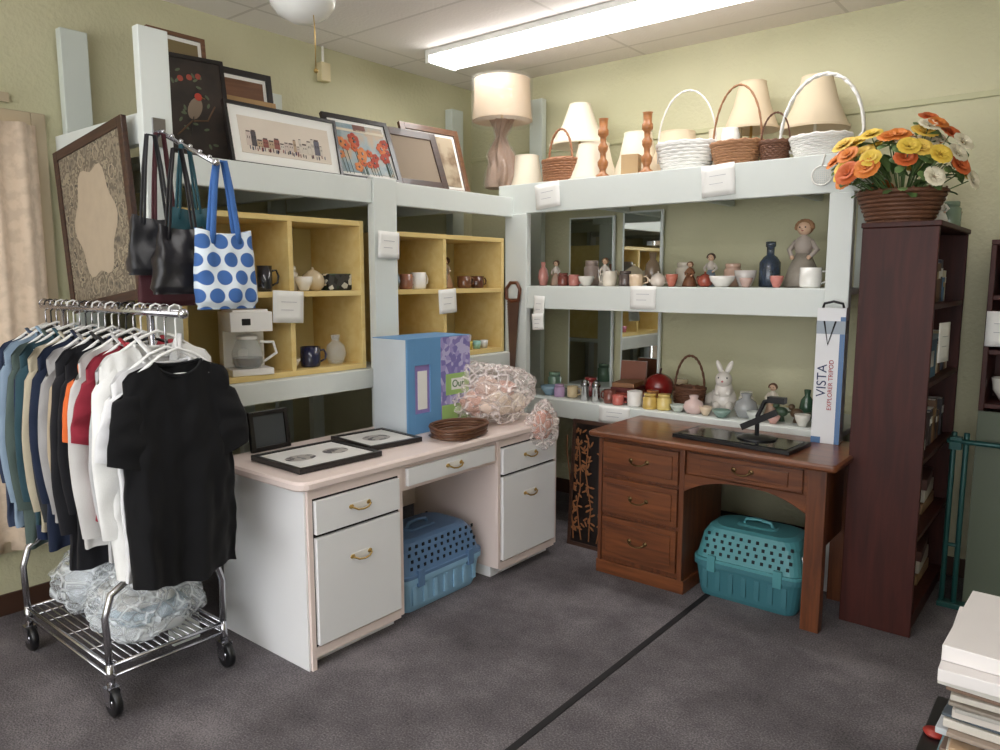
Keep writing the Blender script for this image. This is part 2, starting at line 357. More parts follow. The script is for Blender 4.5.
# ------------------------------------------------------------ right desk
d=O('wooden_pedestal_desk')
d.loft([(-1.43,3.515,.738,.60,.265,.012),(-1.43,3.515,.745,.61,.275,.02),(-1.43,3.515,.762,.61,.275,.02),(-1.43,3.515,.77,.60,.265,.02)],WOODR)
fy=3.29
d.box(-2.0,-1.52,fy+.015,3.76,.07,.737,WOODRV).box(-2.01,-1.51,fy+.005,3.76,0,.07,WOODR).box(-2.0,-1.98,fy,fy+.02,.07,.737,WOODRV).box(-1.545,-1.52,fy,fy+.02,.07,.737,WOODRV)
OB=M('old_brass',(110,90,62),.4,1)
for z0,z1 in ((.545,.715),(.335,.525),(.10,.315)):
    d.box(-1.972,-1.553,fy-.004,fy+.016,z0,z1,WOODR).box(-1.945,-1.58,fy-.012,fy-.003,z0+.028,z1-.028,WOODR)
    bail(d,(-1.76,fy-.012,(z0+z1)/2+.008),'x',.045,OB)
d.box(-1.52,-.95,fy+.02,3.74,.60,.737,WOODR)
d.box(-1.5,-.97,fy+.002,fy+.022,.615,.72,WOODR);d.box(-1.44,-1.03,fy-.006,fy+.004,.635,.70,WOODR);bail(d,(-1.235,fy-.006,.675),'x',.04,OB)
bm=d.bm;pts=[]
for i in range(17):
    t=i/16;x=-1.52+.57*t;z=.60-.075*(abs(2*t-1)**2.5);pts.append((x,z))
for i in range(16):
    (xa,za),(xb,zb)=pts[i],pts[i+1]
    vs=[bm.verts.new(p) for p in ((xa,fy+.004,.61),(xb,fy+.004,.61),(xb,fy+.004,zb),(xa,fy+.004,za),(xa,fy+.024,.61),(xb,fy+.024,.61),(xb,fy+.024,zb),(xa,fy+.024,za))]
    for q in ((0,1,2,3),(7,6,5,4),(3,2,6,7)):bm.faces.new([vs[k] for k in q])
    d.fin(vs,WOODR,False)
d.box(-.95,-.87,fy,fy+.05,0,.737,WOODRV).box(-.95,-.87,3.70,3.76,0,.737,WOODRV).box(-.92,-.90,fy+.05,3.70,.35,.737,WOODRV)
d.done(bevel=.004)
# ------------------------------------------------------------ bookcases
def bookcase(name,x0,x1,y0,y1,z0,z1,shelves,mat):
    b=O(name);t=.022
    b.box(x0,x1,y0,y0+t,z0,z1,mat).box(x0,x1,y1-t,y1,z0,z1,mat).box(x0-.004,x1+.008,y0-.008,y1,z1,z1+t,mat).box(x0,x0+.008,y0+t,y1-t,z0+.06,z1,mat)
    b.box(x0+.02,x1-.012,y0+t,y1-t,z0,z0+.07,mat)
    for z in shelves:b.box(x0+.008,x1-.002,y0+t,y1-t,z,z+t,mat)
    return b.done(bevel=.003)
SH=[.07,.42,.76,1.09,1.42]
bookcase('bookcase',-.84,-.55,3.5,4.30,0,1.76,SH,WOODB)
def books(name,x1,y0,y1,z,hmax,pal,dens=.9,dmin=.14):
    b=O(name);y=y0
    while y<y1-.05:
        w=random.uniform(.018,.05);h=random.uniform(.55,.95)*hmax;dp=random.uniform(dmin,dmin+.05)
        if random.random()<dens:
            c=random.choice(pal);m=M('book_%d_%d_%d'%c,c,.55)
            b.box(x1-dp,x1,y,y+w,z,z+h,m);b.box(x1-dp+.004,x1-.004,y+.003,y+w-.003,z+h-.004,z+h+.001,PAPER)
            b.box(x1-.001,x1+.0015,y+.003,y+w-.003,z+h*.6,z+h*.8,PAPER if random.random()<.5 else BRASS)
        y+=w+.002
    b.done()
pal=[(150,70,60),(80,110,140),(196,186,160),(70,70,84),(150,114,80),(110,80,60),(50,44,48),(64,50,46)]
for i in (0,1):
    books('row_of_books',-.59,3.53,3.80,SH[i]+.0225,.20,pal,.75)
    o=O('boxed_games')
    for k,(c,h) in enumerate((((150,120,90),.05),((186,180,170),.06),((90,60,56),.05))):o.box(-.78,-.60,3.90,4.20,SH[i]+.0225+.058*k,SH[i]+.0225+.058*k+h,M('gm_%d'%k,c,.5),Matrix.Rotation(.04*k,4,'Z'))
    o.done(bevel=.002)
books('row_of_books',-.59,3.86,4.25,SH[2]+.0225,.22,pal,.7)
o=O('stack_of_boxes')
for k,(c,h) in enumerate((((190,186,178),.05),((120,84,70),.04),((86,110,130),.05))):o.box(-.78,-.585,3.56,3.76,SH[2]+.0225+.053*k,SH[2]+.0225+.053*k+h,M('sb_%d'%k,c,.5),Matrix.Rotation(.05*k,4,'Z'))
o.done(bevel=.002)
o=O('blue_storage_box');z=SH[3]+.0225;o.box(-.80,-.58,3.54,3.84,z,z+.17,M('stor_blue',(74,116,150),.4)).box(-.805,-.575,3.535,3.845,z+.17,z+.19,M('stor_lid',(150,180,200),.4)).box(-.58,-.576,3.60,3.76,z+.05,z+.12,PAPER).done(bevel=.004)
books('row_of_books',-.59,3.92,4.25,z,.22,pal,.7)
z=SH[4]+.0225
o=O('white_photo_box');o.box(-.78,-.60,3.55,3.70,z,z+.11,M('pb',(190,184,176),.5)).box(-.785,-.595,3.545,3.705,z+.085,z+.12,M('pb2',(206,202,194),.5)).done(bevel=.003)
books('row_of_books',-.60,3.80,4.1,z,.20,pal,.7)
b=O('bookcase');x0,x1,y0,y1=-.43,.5,4.08,4.40
b.box(x0,x0+.022,y0,y1,0,1.70,WOODB).box(x1-.022,x1,y0,y1,0,1.70,WOODB).box(x0,x1,y0-.008,y1,1.70,1.722,WOODB).box(x0+.02,x1-.02,y1-.01,y1,0,1.70,WOODB)
for z in (.07,.50,.95,1.20,1.45):b.box(x0+.022,x1-.022,y0,y1-.01,z,z+.022,WOODB)
b.done(bevel=.003)
for z,c in ((.973,(226,222,214)),(1.223,(200,170,150)),(1.473,(230,230,226))):
    o=O('ceramic_bowl_set')
    for k in range(5):o.lathe([(.03,0),(.06,.05),(.07,.11),(.065,.11),(.055,.05),(.001,.01)],M('w_%d_%d_%d'%c,c,.25,coat=.4),c=(-.33+.16*k,4.2,z+.001),n=20)
    o.done()
# ------------------------------------------------------------ frames
def frame(name,loc,w,h,fw,fm,am,mw=0,rz=90,lean=10,ry=0,mm=None,extra=None):
    o=O(name);t=.022
    o.box(-w/2,-w/2+fw,-t/2,t/2,0,h,fm).box(w/2-fw,w/2,-t/2,t/2,0,h,fm).box(-w/2+fw,w/2-fw,-t/2,t/2,0,fw,fm).box(-w/2+fw,w/2-fw,-t/2,t/2,h-fw,h,fm)
    o.box(-w/2+fw,w/2-fw,-.002,t/2-.002,fw,h-fw,mm or PAPER)
    o.box(-w/2+fw+mw,w/2-fw-mw,-.005,-.0015,fw+mw,h-fw-mw,am)
    if extra:extra(o,w,h)
    return o.done(loc=loc,rot=(-lean,ry,rz),bevel=.0015)
FB=M('frame_black',(26,22,22),.35,coat=.2);FD=wood('frame_dark_brown',(46,28,20),(72,44,30),s=6,r=.45);FM=wood('frame_mid_brown',(92,62,42),(122,84,58),s=6)
FG=M('frame_gold',(160,130,90),.4,.5)
def ex_town(o,w,h):
    rs=random.Random(5);x=-w/2+.09
    cs=[(140,84,76),(206,196,184),(100,98,110),(180,156,130),(116,66,60),(76,70,74),(200,184,174)]
    while x<w/2-.12:
        bw=rs.uniform(.014,.032);bh=rs.uniform(.025,.075);c=rs.choice(cs);m=M('town_%d_%d_%d'%c,c,.7)
        o.box(x,x+bw,-.0064,-.005,.095,.095+bh,m);rf=M('town_roof',(84,70,68),.7)
        o.box(x+bw*.1,x+bw*.9,-.0062,-.005,.09+bh,.095+bh+bw*.25,rf)
        for k in range(2):o.box(x+bw*(.25+.4*k),x+bw*(.38+.4*k),-.0068,-.006,.095+bh*.5,.095+bh*.7,FB)
        x+=bw+.001
    for i in range(50):
        x=rs.uniform(-w/2+.09,w/2-.09);zz=rs.uniform(.078,.09);o.box(x-.002,x+.002,-.0068,-.0055,zz-.008,zz+.008,M('town_fig%d'%(i%3),((40,36,40),(130,60,54),(70,76,104))[i%3],.7))
def ex_poppy(o,w,h):
    rs=random.Random(2)
    for i in range(22):
        x=rs.uniform(-w/2+.05,w/2-.05);z=rs.uniform(.05,h*.66);c=((196,92,50),(206,126,70),(170,64,44))[i%3];m=M('poppy%d'%(i%3),c,.7);r=rs.uniform(.016,.028)
        o.tube([(x,-.006,z),(x+.01,-.006,.035)],.0016,M('stem',(60,80,60),.7),4)
        for k in range(5):
            a=2*pi*k/5+i;o.ball((x+r*.7*math.cos(a),-.0062-.0002*k,z+r*.7*math.sin(a)),(r*.62,.0012,r*.62),m,10)
        o.ball((x,-.0075,z),(r*.3,.001,r*.3),FB,8)
    o.box(-w/2+.04,w/2-.04,-.0058,-.005,h*.76,h*.80,M('p_house',(216,206,186),.7)).box(-.03,.05,-.0058,-.005,h*.78,h*.88,M('p_roof',(120,80,70),.7))
def ex_bird(o,w,h):
    br=M('b_branch',(96,72,52),.7);o.tube([(-.09,-.006,.12),(-.02,-.006,.19),(.05,-.006,.2),(.09,-.006,.27)],.004,br,6)
    o.ball((0,-.006,.25),(.030,.0015,.055),M('b_body',(128,112,96),.7),14,Matrix.Rotation(.4,4,'Y')).ball((.02,-.0068,.305),(.018,.0015,.018),M('b_head',(170,60,44),.7),10)
    o.tube([(-.012,-.006,.21),(-.035,-.006,.12)],[.008,.003],M('b_tail',(60,54,50),.7),6,flat=.2).tube([(.034,-.006,.305),(.05,-.006,.30)],[.003,.0008],BRASS,5)
    rs=random.Random(1)
    for i in range(18):o.ball((rs.uniform(-.09,.09),-.006,rs.uniform(.08,.42)),(.013,.001,.006),M('b_leaf',(86,96,74),.7),8,Matrix.Rotation(rs.uniform(0,3),4,'Y'))
    for i in range(3):o.ball((-.05+.04*i,-.0062,.38+.01*i),(.014,.001,.014),M('b_fl',(150,70,56),.7),10)
zt=2.052
frame('framed_town_print',(-3.06,2.205,zt),.62,.29,.015,FB,M('town_sky',(218,206,192),.7),.045,90,12,mm=PAPER,extra=ex_town)
frame('framed_poppy_painting',(-3.07,2.71,zt),.42,.37,.024,FB,art('poppy_ground',[(96,124,134),(126,148,158),(156,170,174),(180,160,136)],9,'soft'),.02,86,22,extra=ex_poppy)
frame('framed_picture',(-3.06,3.09,zt),.38,.36,.045,FD,M('grey_mat',(150,134,116),.8),0,84,22)
frame('framed_picture',(-3.2,3.40,zt),.46,.44,.038,FM,art('art_muted',[(150,132,106),(124,102,80),(176,160,136)],7,'soft'),.02,84,18)
frame('framed_bird_painting',(-3.18,1.82,zt),.30,.49,.018,FB,art('art_bird',[(30,26,24),(40,34,30),(50,40,34)],9,'soft'),0,80,12,mm=BLACK,extra=ex_bird)
frame('framed_brown_picture',(-3.42,2.18,zt),.42,.54,.03,FB,wood('art_leather',(100,66,44),(124,84,58)),.02,86,8)
frame('framed_gold_picture',(-3.27,2.10,zt),.40,.36,.025,FG,M('art_cream',(190,176,148),.7),0,88,8)
frame('framed_picture',(-3.62,2.0,zt),.3,.70,.02,FM,M('art_olive',(120,104,70),.6),.02,90,5)
frame('framed_picture',(-3.42,2.56,zt),.40,.38,.018,FM,M('art_tan',(180,158,122),.6),.02,90,12)
LACE=art('art_lace',[(92,84,74),(120,110,94),(140,128,108),(106,96,82),(152,140,118),(84,76,66)],18,'noise',.8)
def ex_lace(o,w,h):
    m=M('linen',(176,160,138),.8,var=.1,s=20)
    pts=[]
    for i in range(40):
        a=2*pi*i/40;r=1+.10*math.cos(6*a);pts.append((.19*r*math.cos(a),.23*r*math.sin(a)+h/2))
    bm=o.bm;vs=[bm.verts.new((x,-.0062,z)) for x,z in pts];bm.faces.new(vs);o.fin(vs,m,False)
    for k in range(10):
        a=2*pi*k/10;o.tube([(x,-.0065,z) for x,y_,z in [(.245*math.cos(a)+.025*math.cos(b),0,.285*math.sin(a)+h/2+.03*math.sin(b)) for b in [2*pi*j/10 for j in range(10)]]],.0025,M('lace_thread',(166,152,130),.8),4,True)
frame('framed_lace_panel',(-3.31,1.43,1.43),.68,.72,.04,FD,LACE,.0,0,0,-7,mm=LACE,extra=ex_lace)
SIL=art('art_silver',[(120,120,120),(170,165,160),(90,88,90)],14)
PM=M('photo_mat',(222,221,218),.6)
frame('flat_photo_frame',(-2.42,1.95,.789),.42,.36,.018,FB,PM,.0,88,90,extra=lambda o,w,h:[o.ball((-.085,-.006,h/2),(.07,.003,.05),SIL),o.ball((.095,-.006,h/2),(.06,.003,.05),SIL)])
frame('flat_photo_frame',(-2.50,2.33,.789),.30,.32,.018,FB,PM,.0,84,90,extra=lambda o,w,h:[o.ball((0,-.006,h/2),(.07,.003,.06),SIL)])
frame('black_photo_frame',(-2.90,1.93,.777),.2,.18,.02,FB,M('photo_dark',(70,74,78),.3),0,90,8)
# ------------------------------------------------------------ desk box
b=O('doll_gift_box');x0,x1,y0,y1,z0,z1=-2.87,-2.62,2.52,2.98,.777,1.25
BL=M('box_blue',(100,150,196),.5);PU=art('box_floral',[(132,122,182),(160,150,200),(122,114,176),(186,180,214)],38,'v',.5);GR=M('box_green',(154,188,112),.5)
b.box(x0,x1-.012,y0,y1,z0,z1,M('box_pale',(206,214,220),.5))
b.box(x1-.012,x1,y0,y0+.05,z0,z1,BL).box(x1-.012,x1,y0+.16,y0+.235,z0,z1,BL).box(x1-.012,x1,y0+.05,y0+.16,z0,z0+.1,BL).box(x1-.012,x1,y0+.05,y0+.16,z1-.13,z1,BL)
b.box(x1-.011,x1-.008,y0+.05,y0+.16,z0+.1,z1-.13,M('box_lav',(150,130,190),.5)).box(x1-.008,x1-.005,y0+.075,y0+.14,z0+.12,z1-.16,PAPER)
b.box(x1-.012,x1+.001,y0+.235,y1,z0,z1,PU).box(x1,x1+.003,y0+.27,y1-.01,z0+.17,z0+.28,GR).box(x1,x1+.002,y0+.24,y1,z0,z0+.12,GR)
b.box(x1+.003,x1+.004,y0+.31,y1-.05,z0+.195,z0+.255,PAPER).box(x0,x1,y0,y1,z1,z1+.004,BL)
o=b.done(bevel=.002)
def text(txt,loc,rot,size,mat,parent,nm):
    cu=bpy.data.curves.new(nm,'FONT');cu.body=txt;cu.size=size;cu.extrude=.0008;cu.align_x='CENTER';cu.align_y='CENTER'
    t=bpy.data.objects.new(nm,cu);sc.collection.objects.link(t);t.location=loc;t.rotation_euler=[math.radians(a) for a in rot];cu.materials.append(mat);t.parent=parent
text('Our',(x1+.006,y0+.36,z0+.225),(90,0,90),.055,M('text_green',(60,110,60),.6),o,'box_lettering')
b=O('wooden_tray')
def hexring(s_,z):return [(s_*.12*math.cos(a)*(1+.12*abs(math.sin(1.5*a))),s_*.16*math.sin(a)*(1+.12*abs(math.sin(1.5*a))),z) for a in [2*pi*i/36 for i in range(36)]]
b.loft([(0,0,0,.10,.13,.05),(0,0,.01,.11,.14,.05)],FM)
for k in range(4):b.tube(hexring(.9+.03*k,.012+k*.013),.0085,(FM,WICKD)[k%2],6,True)
b.done(loc=(-2.45,2.70,.777),rot=(0,0,10))
def lumpy(o,c,r,mat,amp=.25,fr=2.2,seed=0,sub=4,flat=True,fine=.06,ff=2.2,smooth=True,crease=0):
    res=bmesh.ops.create_icosphere(o.bm,subdivisions=sub,radius=1)
    for v in res['verts']:
        n=v.co.normalized();q=n*fr+Vector((seed*3.1,seed*1.7,seed))
        d=1+amp*noise.noise(q)+fine*(1-abs(noise.noise(q*ff))*4)+fine*.35*(1-abs(noise.noise(q*ff*2.2))*4)
        if crease:
            dd,_=noise.voronoi(q*3.2);d+=crease*(dd[1]-dd[0]-.25)*-1
        p=Vector((n.x*r[0],n.y*r[1],n.z*r[2]))*d
        if flat and p.z<-r[2]*.8:p.z=-r[2]*.8
        v.co=p+Vector(c)
    o.fin(res['verts'],mat,smooth)
FILMP=mat_crumple('plastic_film_pink',(242,230,226));FILMB=mat_crumple('plastic_film_clear',(232,238,242))
b=O('plastic_bag_of_linens')
lumpy(b,(0,0,.14),(.185,.255,.17),FILMP,.35,1.3,3,5,fine=.05,ff=2.6,smooth=False,crease=.16)
for i,(p,r,c) in enumerate((((-.03,-.12,.10),.08,(222,176,160)),((.05,-.03,.09),.085,(228,208,186)),((-.02,.07,.11),.09,(214,160,144)),((.06,.12,.08),.07,(230,216,200)),((-.02,-.03,.17),.08,(222,190,174)),((.02,.08,.16),.06,(212,164,150)),((.08,-.12,.10),.055,(226,204,190)))):
    lumpy(b,p,(r*.92,r*1.1,r*.8),M('linen_%d'%i,c,.8),.25,1.5,5+i,4,False,.04)
lumpy(b,(.25,.12,-.02),(.06,.12,.12),FILMP,.35,1.5,9,4,False,.06,smooth=False,crease=.16);lumpy(b,(.25,.12,-.02),(.036,.085,.08),M('linen_2',(214,160,144),.8),.25,1.6,19,3,False,.04)
b.done(loc=(-2.57,3.11,.782))
# ------------------------------------------------------------ pet carriers
def carrier(name,loc,rz,L,W,Hh,cb,ct):
    o=O(name);b=M(name+'_base',cb,.45);t=M(name+'_top',ct,.45)
    h=Hh*.5
    o.loft([(0,0,0,L*.43,W*.42,.05),(0,0,.02,L*.45,W*.44,.06),(0,0,h-.02,L*.485,W*.48,.06)],b)
    o.loft([(0,0,h-.02,L*.5,W*.5,.06),(0,0,h+.005,L*.5,W*.5,.06)],b)
    o.loft([(0,0,h+.005,L*.5,W*.5,.06),(0,0,h+.02,L*.5,W*.5,.06),(0,0,h+.021,L*.48,W*.475,.06),(0,0,Hh*.88,L*.44,W*.41,.06),(0,0,Hh*.97,L*.41,W*.36,.08),(0,0,Hh,L*.36,W*.3,.08)],t)
    dk=M('vent_dark',(14,24,30),.7)
    for sy in(-1,1):
        for r in range(4):
            n=11
            for i in range(n):
                x=(i-(n-1)/2)*L*.075+(r%2)*L*.02;z=h+.05+r*.03
                fr=(z-h-.02)/(Hh*.88-h-.02)
                y=sy*(W*.475-(W*.065)*fr)
                o.box(x-.007,x+.007,y-.003,y+.003,z-.008,z+.008,dk)
        for i in range(7):
            x=(i-3)*L*.12
            o.box(x-.012,x+.012,sy*W*.475-.004,sy*W*.475+.004,h*.25,h*.8,b)
        for x in(-L*.3,L*.3):o.box(x-.02,x+.02,sy*W*.5-.006,sy*W*.5+.01,h-.04,h+.04,t)
    for i in range(9):
        y=(i-4)*W*.07;o.tube([(L*.47,y,.05),(L*.49,y,h),(L*.455,y,Hh*.8)],.003,CHROME,6)
    for z in (.08,h,Hh*.75):o.tube([(L*.475,-W*.3,z),(L*.475,W*.3,z)],.003,CHROME,6)
    o.loft([(0,0,Hh,.1,.05,.03),(0,0,Hh+.006,.09,.04,.03)],t)
    o.tube([(-.07,0,Hh),(-.06,0,Hh+.025),(0,0,Hh+.032),(.06,0,Hh+.025),(.07,0,Hh)],.009,t,8)
    return o.done(loc=loc,rot=(0,0,rz),bevel=.002)
carrier('blue_pet_carrier',(-2.58,2.53,0),90,.58,.40,.33,(142,184,214),(96,128,166))
carrier('teal_pet_carrier',(-1.235,3.53,0),0,.53,.36,.35,(58,110,120),(76,138,144))
# ------------------------------------------------------------ lacquer panel, saw
def ex_branch(o,w,h):
    g=M('gold_lacquer',(136,88,52),.5,.1);rs=random.Random(4)
    for k in range(6):
        x=-w/2+.04+.052*k;P=[(x,-.006,.04)]
        for j in range(6):P.append((P[-1][0]+rs.uniform(-.025,.028),-.006,P[-1][2]+.10))
        o.tube(P,.0038,g,5)
        for p in P[1:]:
            for q in range(5):o.ball((max(-w/2+.03,min(w/2-.03,p[0]+rs.uniform(-.03,.03))),-.006,p[2]+rs.uniform(-.05,.04)),(.019,.001,.006),g,8,Matrix.Rotation(rs.uniform(0,3),4,'Y'))
frame('lacquered_floral_panel',(-2.19,3.55,0.0),.34,.74,.022,FD,M('lacquer',(22,16,14),.3,coat=.3),0,0,4,mm=BLACK,extra=ex_branch)
b=O('hand_saw')
pts=[(-.045,0),(-.02,-.5),(.012,-.5),(.05,0)]
vs=[b.bm.verts.new((x,y,z)) for y in(0,.0025) for x,z in pts]
for q in((0,1,2,3),(7,6,5,4),(0,4,5,1),(1,5,6,2),(2,6,7,3),(3,7,4,0)):b.bm.faces.new([vs[k] for k in q])
b.fin(vs,M('old_steel',(110,84,72),.5,.5,var=.3),False)
for i in range(30):b.box(-.046+.025*i/30-.004,-.046+.025*i/30+.002,0,.0022,-.5*i/30-.008,-.5*i/30,MC['old_steel'],Matrix.Rotation(.5,4,'Y'))
b.tube([(-.05,0,.0),(-.055,0,.06),(-.02,0,.1),(.03,0,.1),(.055,0,.06),(.045,0,-.01),(-.01,0,-.02)],.012,M('saw_handle',(96,52,30),.4),8,True,.9)
b.done(loc=(-2.935,3.755,1.42))
# ------------------------------------------------------------ baskets
def basket(name,loc,rt,rb,h,mat,hh=0,hw=None,sx=1,sy=1,rings=9,rz=0,lid=False,hr=.0055,strands=2):
    o=O(name);n=40;st=14
    for k in range(rings):
        t=k/(rings-1);r=rb+(rt-rb)*t**.8;z=.006+(h-.012)*t
        p=[((r+.004*math.cos(st*2*pi*i/n+(k%2)*pi))*sx*math.cos(2*pi*i/n),(r+.004*math.cos(st*2*pi*i/n+(k%2)*pi))*sy*math.sin(2*pi*i/n),z) for i in range(n)]
        o.tube(p,h/rings*.62,mat,6,True)
    for i in range(st):
        a=2*pi*i/st
        o.tube([(rb*sx*math.cos(a),rb*sy*math.sin(a),.002),((rb+(rt-rb)*.6)*sx*math.cos(a),(rb+(rt-rb)*.6)*sy*math.sin(a),h*.5),(rt*sx*math.cos(a),rt*sy*math.sin(a),h)],.0045,mat,6)
    o.lathe([(rb,.002),(rb,.006)],mat,n=24,sx=sx,sy=sy)
    for off in(0,1):o.tube([((rt+.004)*sx*math.cos(2*pi*i/n),(rt+.004)*sy*math.sin(2*pi*i/n),h+off*.004+.004*math.sin(i*2+off*3)) for i in range(n)],.008,mat,6,True)
    if hh:
        hw=hw or rt*sx
        for s_ in range(strands):
            ph=s_*pi*2/strands
            P=[]
            for i in range(33):
                a=pi*i/32;tw=.5*hr
                P.append((hw*math.cos(a)*(1),tw*2*math.cos(a*14+ph),h+ (hh-h)*math.sin(a)+tw*2*math.sin(a*14+ph)*.6))
            P=[(rt*sx,0,h*.4)]+P+[(-rt*sx,0,h*.4)]
            o.tube(P,hr,mat,6)
    if lid:o.lathe([(rt,h),(rt*.8,h+.02),(.01,h+.03)],mat,n=24,sx=sx,sy=sy)
    return o.done(loc=loc,rot=(0,0,rz))
TZ=2.131
basket('white_wicker_basket',(-1.885,3.97,TZ),.155,.115,.15,WICKW,.44,sx=1.05,sy=.7,rz=8,hr=.004)
basket('brown_wicker_basket',(-1.59,3.95,TZ),.13,.095,.12,WICK,.42,sx=1.05,sy=.7,rz=-5,hr=.0045)
basket('small_wicker_basket',(-1.38,3.93,TZ),.07,.06,.10,WICKD,.25,sx=1,sy=.8,rz=10,hr=.004)
basket('white_wicker_basket',(-1.16,3.93,TZ),.14,.11,.10,WICKW,.40,hw=.20,sx=1,sy=.75,rz=-4,hr=.0075)
basket('wicker_handbag',(-2.68,3.90,TZ),.12,.11,.13,M('wicker_orange',(150,102,70),.5,var=.3,s=60),.32,hw=.085,sx=1,sy=.6,lid=True)
basket('small_wicker_basket',(-1.86,4.06,.801),.09,.08,.11,WICKD,.30,sx=1,sy=.7)
# ------------------------------------------------------------ lampshades and lamps
def shade(o,r1,r0,z0,z1,mat,scal=0):
    o.lathe([(r0,z0),(r0*.55+r1*.45 if not scal else r1+(r0-r1)*.38,z0+(z1-z0)*.5),(r1,z1)],mat,n=40,cap=(False,False))
    o.lathe([(r0+.003,z0),(r0+.003,z0+.012)],mat,n=40,cap=(False,False));o.lathe([(r1+.003,z1-.01),(r1+.003,z1)],mat,n=40,cap=(False,False))
    for k in range(3):
        a=k*2*pi/3;o.tube([(r1*math.cos(a),r1*math.sin(a),z1-.005),(0,0,z1-.02)],.002,BRASS,6)
def lshade(name,loc,r1,r0,h,mat,scal=0,base=0,basemat=None):
    o=O(name)
    if base:
        bm_=basemat or BRASS
        o.lathe([(.0,0),(.07,.0),(.07,.012),(.03,.03),(.015,.05),(.03,base*.35),(.045,base*.5),(.02,base*.7),(.008,base*.8),(.008,base+h-.02)],bm_,n=20)
    shade(o,r1,r0,base,base+h,mat,scal)
    return o.done(loc=loc)
o=O('wrapped_table_lamp');WR=M('wrap_cloth',(146,118,98),.55,var=.25,s=14,bump=.5,bs=22)
def prof(pr,v):
    for i in range(len(pr)-1):
        if pr[i][0]<=v<=pr[i+1][0]:
            t=(v-pr[i][0])/(pr[i+1][0]-pr[i][0]);return pr[i][1]*(1-t)+pr[i+1][1]*t
def fn(u,v):
    a=2*pi*u;r=prof([(0,.10),(.1,.104),(.3,.092),(.5,.07),(.66,.045),(.76,.026),(.84,.04),(1,.07)],v)
    r*=1+.12*math.sin(a*7+v*6)+.07*math.sin(a*13-v*4)+.25*noise.noise(Vector((math.cos(a)*2,math.sin(a)*2,v*5)))
    return (r*math.cos(a)+.012*math.sin(v*7),r*math.sin(a),v*.43)
o.grid(fn,84,26,WR,cu=True)
o.grid(lambda u,v:tuple(Vector(fn(u,v*.95))*1.0+Vector((math.cos(2*pi*u),math.sin(2*pi*u),0))*(.012+.01*noise.noise(Vector((math.cos(6.28*u)*3,math.sin(6.28*u)*3,v*9))))),84,26,mat_film('wrap_film',(214,200,190),.16,.6,.15,9),cu=True)
o.tube([(0,0,0),(0,0,.70)],.008,BRASS,8)
SW=mat_translucent('shade_wrapped',(186,166,142),.05)
shade(o,.178,.192,.425,.68,SW,1)
o.grid(lambda u,v:((.195+.004*math.sin(u*2*pi*13+v*5))*math.cos(2*pi*u),(.195+.004*math.sin(u*2*pi*13+v*5))*math.sin(2*pi*u),.40+.29*v),72,6,mat_film('lamp_film',(226,218,208),.12,.6),cu=True)
o.lathe([(.08,.0),(.08,.005)],WR).done(loc=(-3.14,3.9,TZ))
lshade('table_lamp',(-2.70,4.14,TZ),.065,.19,.26,SHADEW,1,.25)
lshade('lamp_shade',(-2.99,3.97,TZ),.075,.11,.20,SHADEW,1)
lshade('lamp_shade',(-2.50,3.99,TZ),.09,.16,.22,SHADEW,1)
lshade('lamp_shade',(-2.27,4.12,TZ),.08,.16,.28,SHADEW,1)
lshade('lamp_shade',(-2.03,4.15,TZ),.10,.18,.26,SHADE,1)
lshade('table_lamp',(-1.62,4.22,TZ),.07,.15,.26,SHADE,1,.23)
lshade('table_lamp',(-1.27,4.2,TZ),.075,.17,.27,SHADE,1,.19,CER)
lshade('lamp_shade',(-1.78,4.25,TZ),.09,.10,.26,SHADEW,1)
def mill(x,y):
    m=wood('turned_wood',(140,88,48),(172,114,66),s=5)
    O('turned_candlestick').lathe([(.04,0),(.042,.012),(.02,.03),(.018,.045),(.03,.07),(.032,.09),(.018,.11),(.017,.14),(.028,.16),(.03,.18),(.017,.2),(.018,.23),(.031,.245),(.031,.27),(.024,.28),(.026,.33),(.03,.335),(.01,.337)],m,n=20).done(loc=(x,y,TZ))
mill(-2.36,3.87);mill(-2.08,3.88)
b=O('cardboard_box');b.box(-.05,.05,-.04,.04,0,.12,M('card',(180,150,110),.7)).box(-.05,.05,-.002,.002,.12,.1205,PAPER).done(loc=(-2.2,3.92,TZ),rot=(0,0,15),bevel=.002)
b=O('white_canister');b.lathe([(.05,0),(.052,.0),(.052,.2),(.045,.21),(.045,.23),(.01,.235)],CER).done(loc=(-1.68,4.08,TZ))
# ------------------------------------------------------------ small wares
def mug(name,loc,c,r=.04,h=.09,ang=0):
    m=M('glaze_%d_%d_%d'%c,c,.2,coat=.5);o=O(name)
    o.lathe([(r*.85,0),(r*.95,.005),(r,.02),(r,h),(r*.9,h),(r*.88,.012),(.001,.01)],m,n=24,cap=(True,False))
    o.T=Matrix.Rotation(math.radians(ang),4,'Z')
    o.tube([(r*.97,0,h*.8),(r+.02,0,h*.82),(r+.03,0,h*.6),(r+.026,0,h*.35),(r*.97,0,h*.22)],.005,m,8)
    return o.done(loc=loc)
def teapot(loc,c,r=.055,ang=0):
    m=M('glaze_%d_%d_%d'%c,c,.2,coat=.5);o=O('teapot')
    o.lathe([(r*.6,0),(r*.9,r*.3),(r,r*.8),(r*.85,r*1.3),(r*.5,r*1.55),(r*.45,r*1.6),(r*.2,r*1.72),(r*.08,r*1.76),(r*.14,r*1.88),(.001,r*1.95)],m,n=24)
    o.T=Matrix.Rotation(math.radians(ang),4,'Z')
    o.tube([(-r*.85,0,r*.6),(-r*1.3,0,r*.9),(-r*1.6,0,r*1.45)],[r*.24,r*.15,r*.09],m,10).tube([(r*.85,0,r*1.3),(r*1.35,0,r*1.35),(r*1.5,0,r*.9),(r*1.2,0,r*.5),(r*.9,0,r*.45)],r*.09,m,8)
    return o.done(loc=loc)
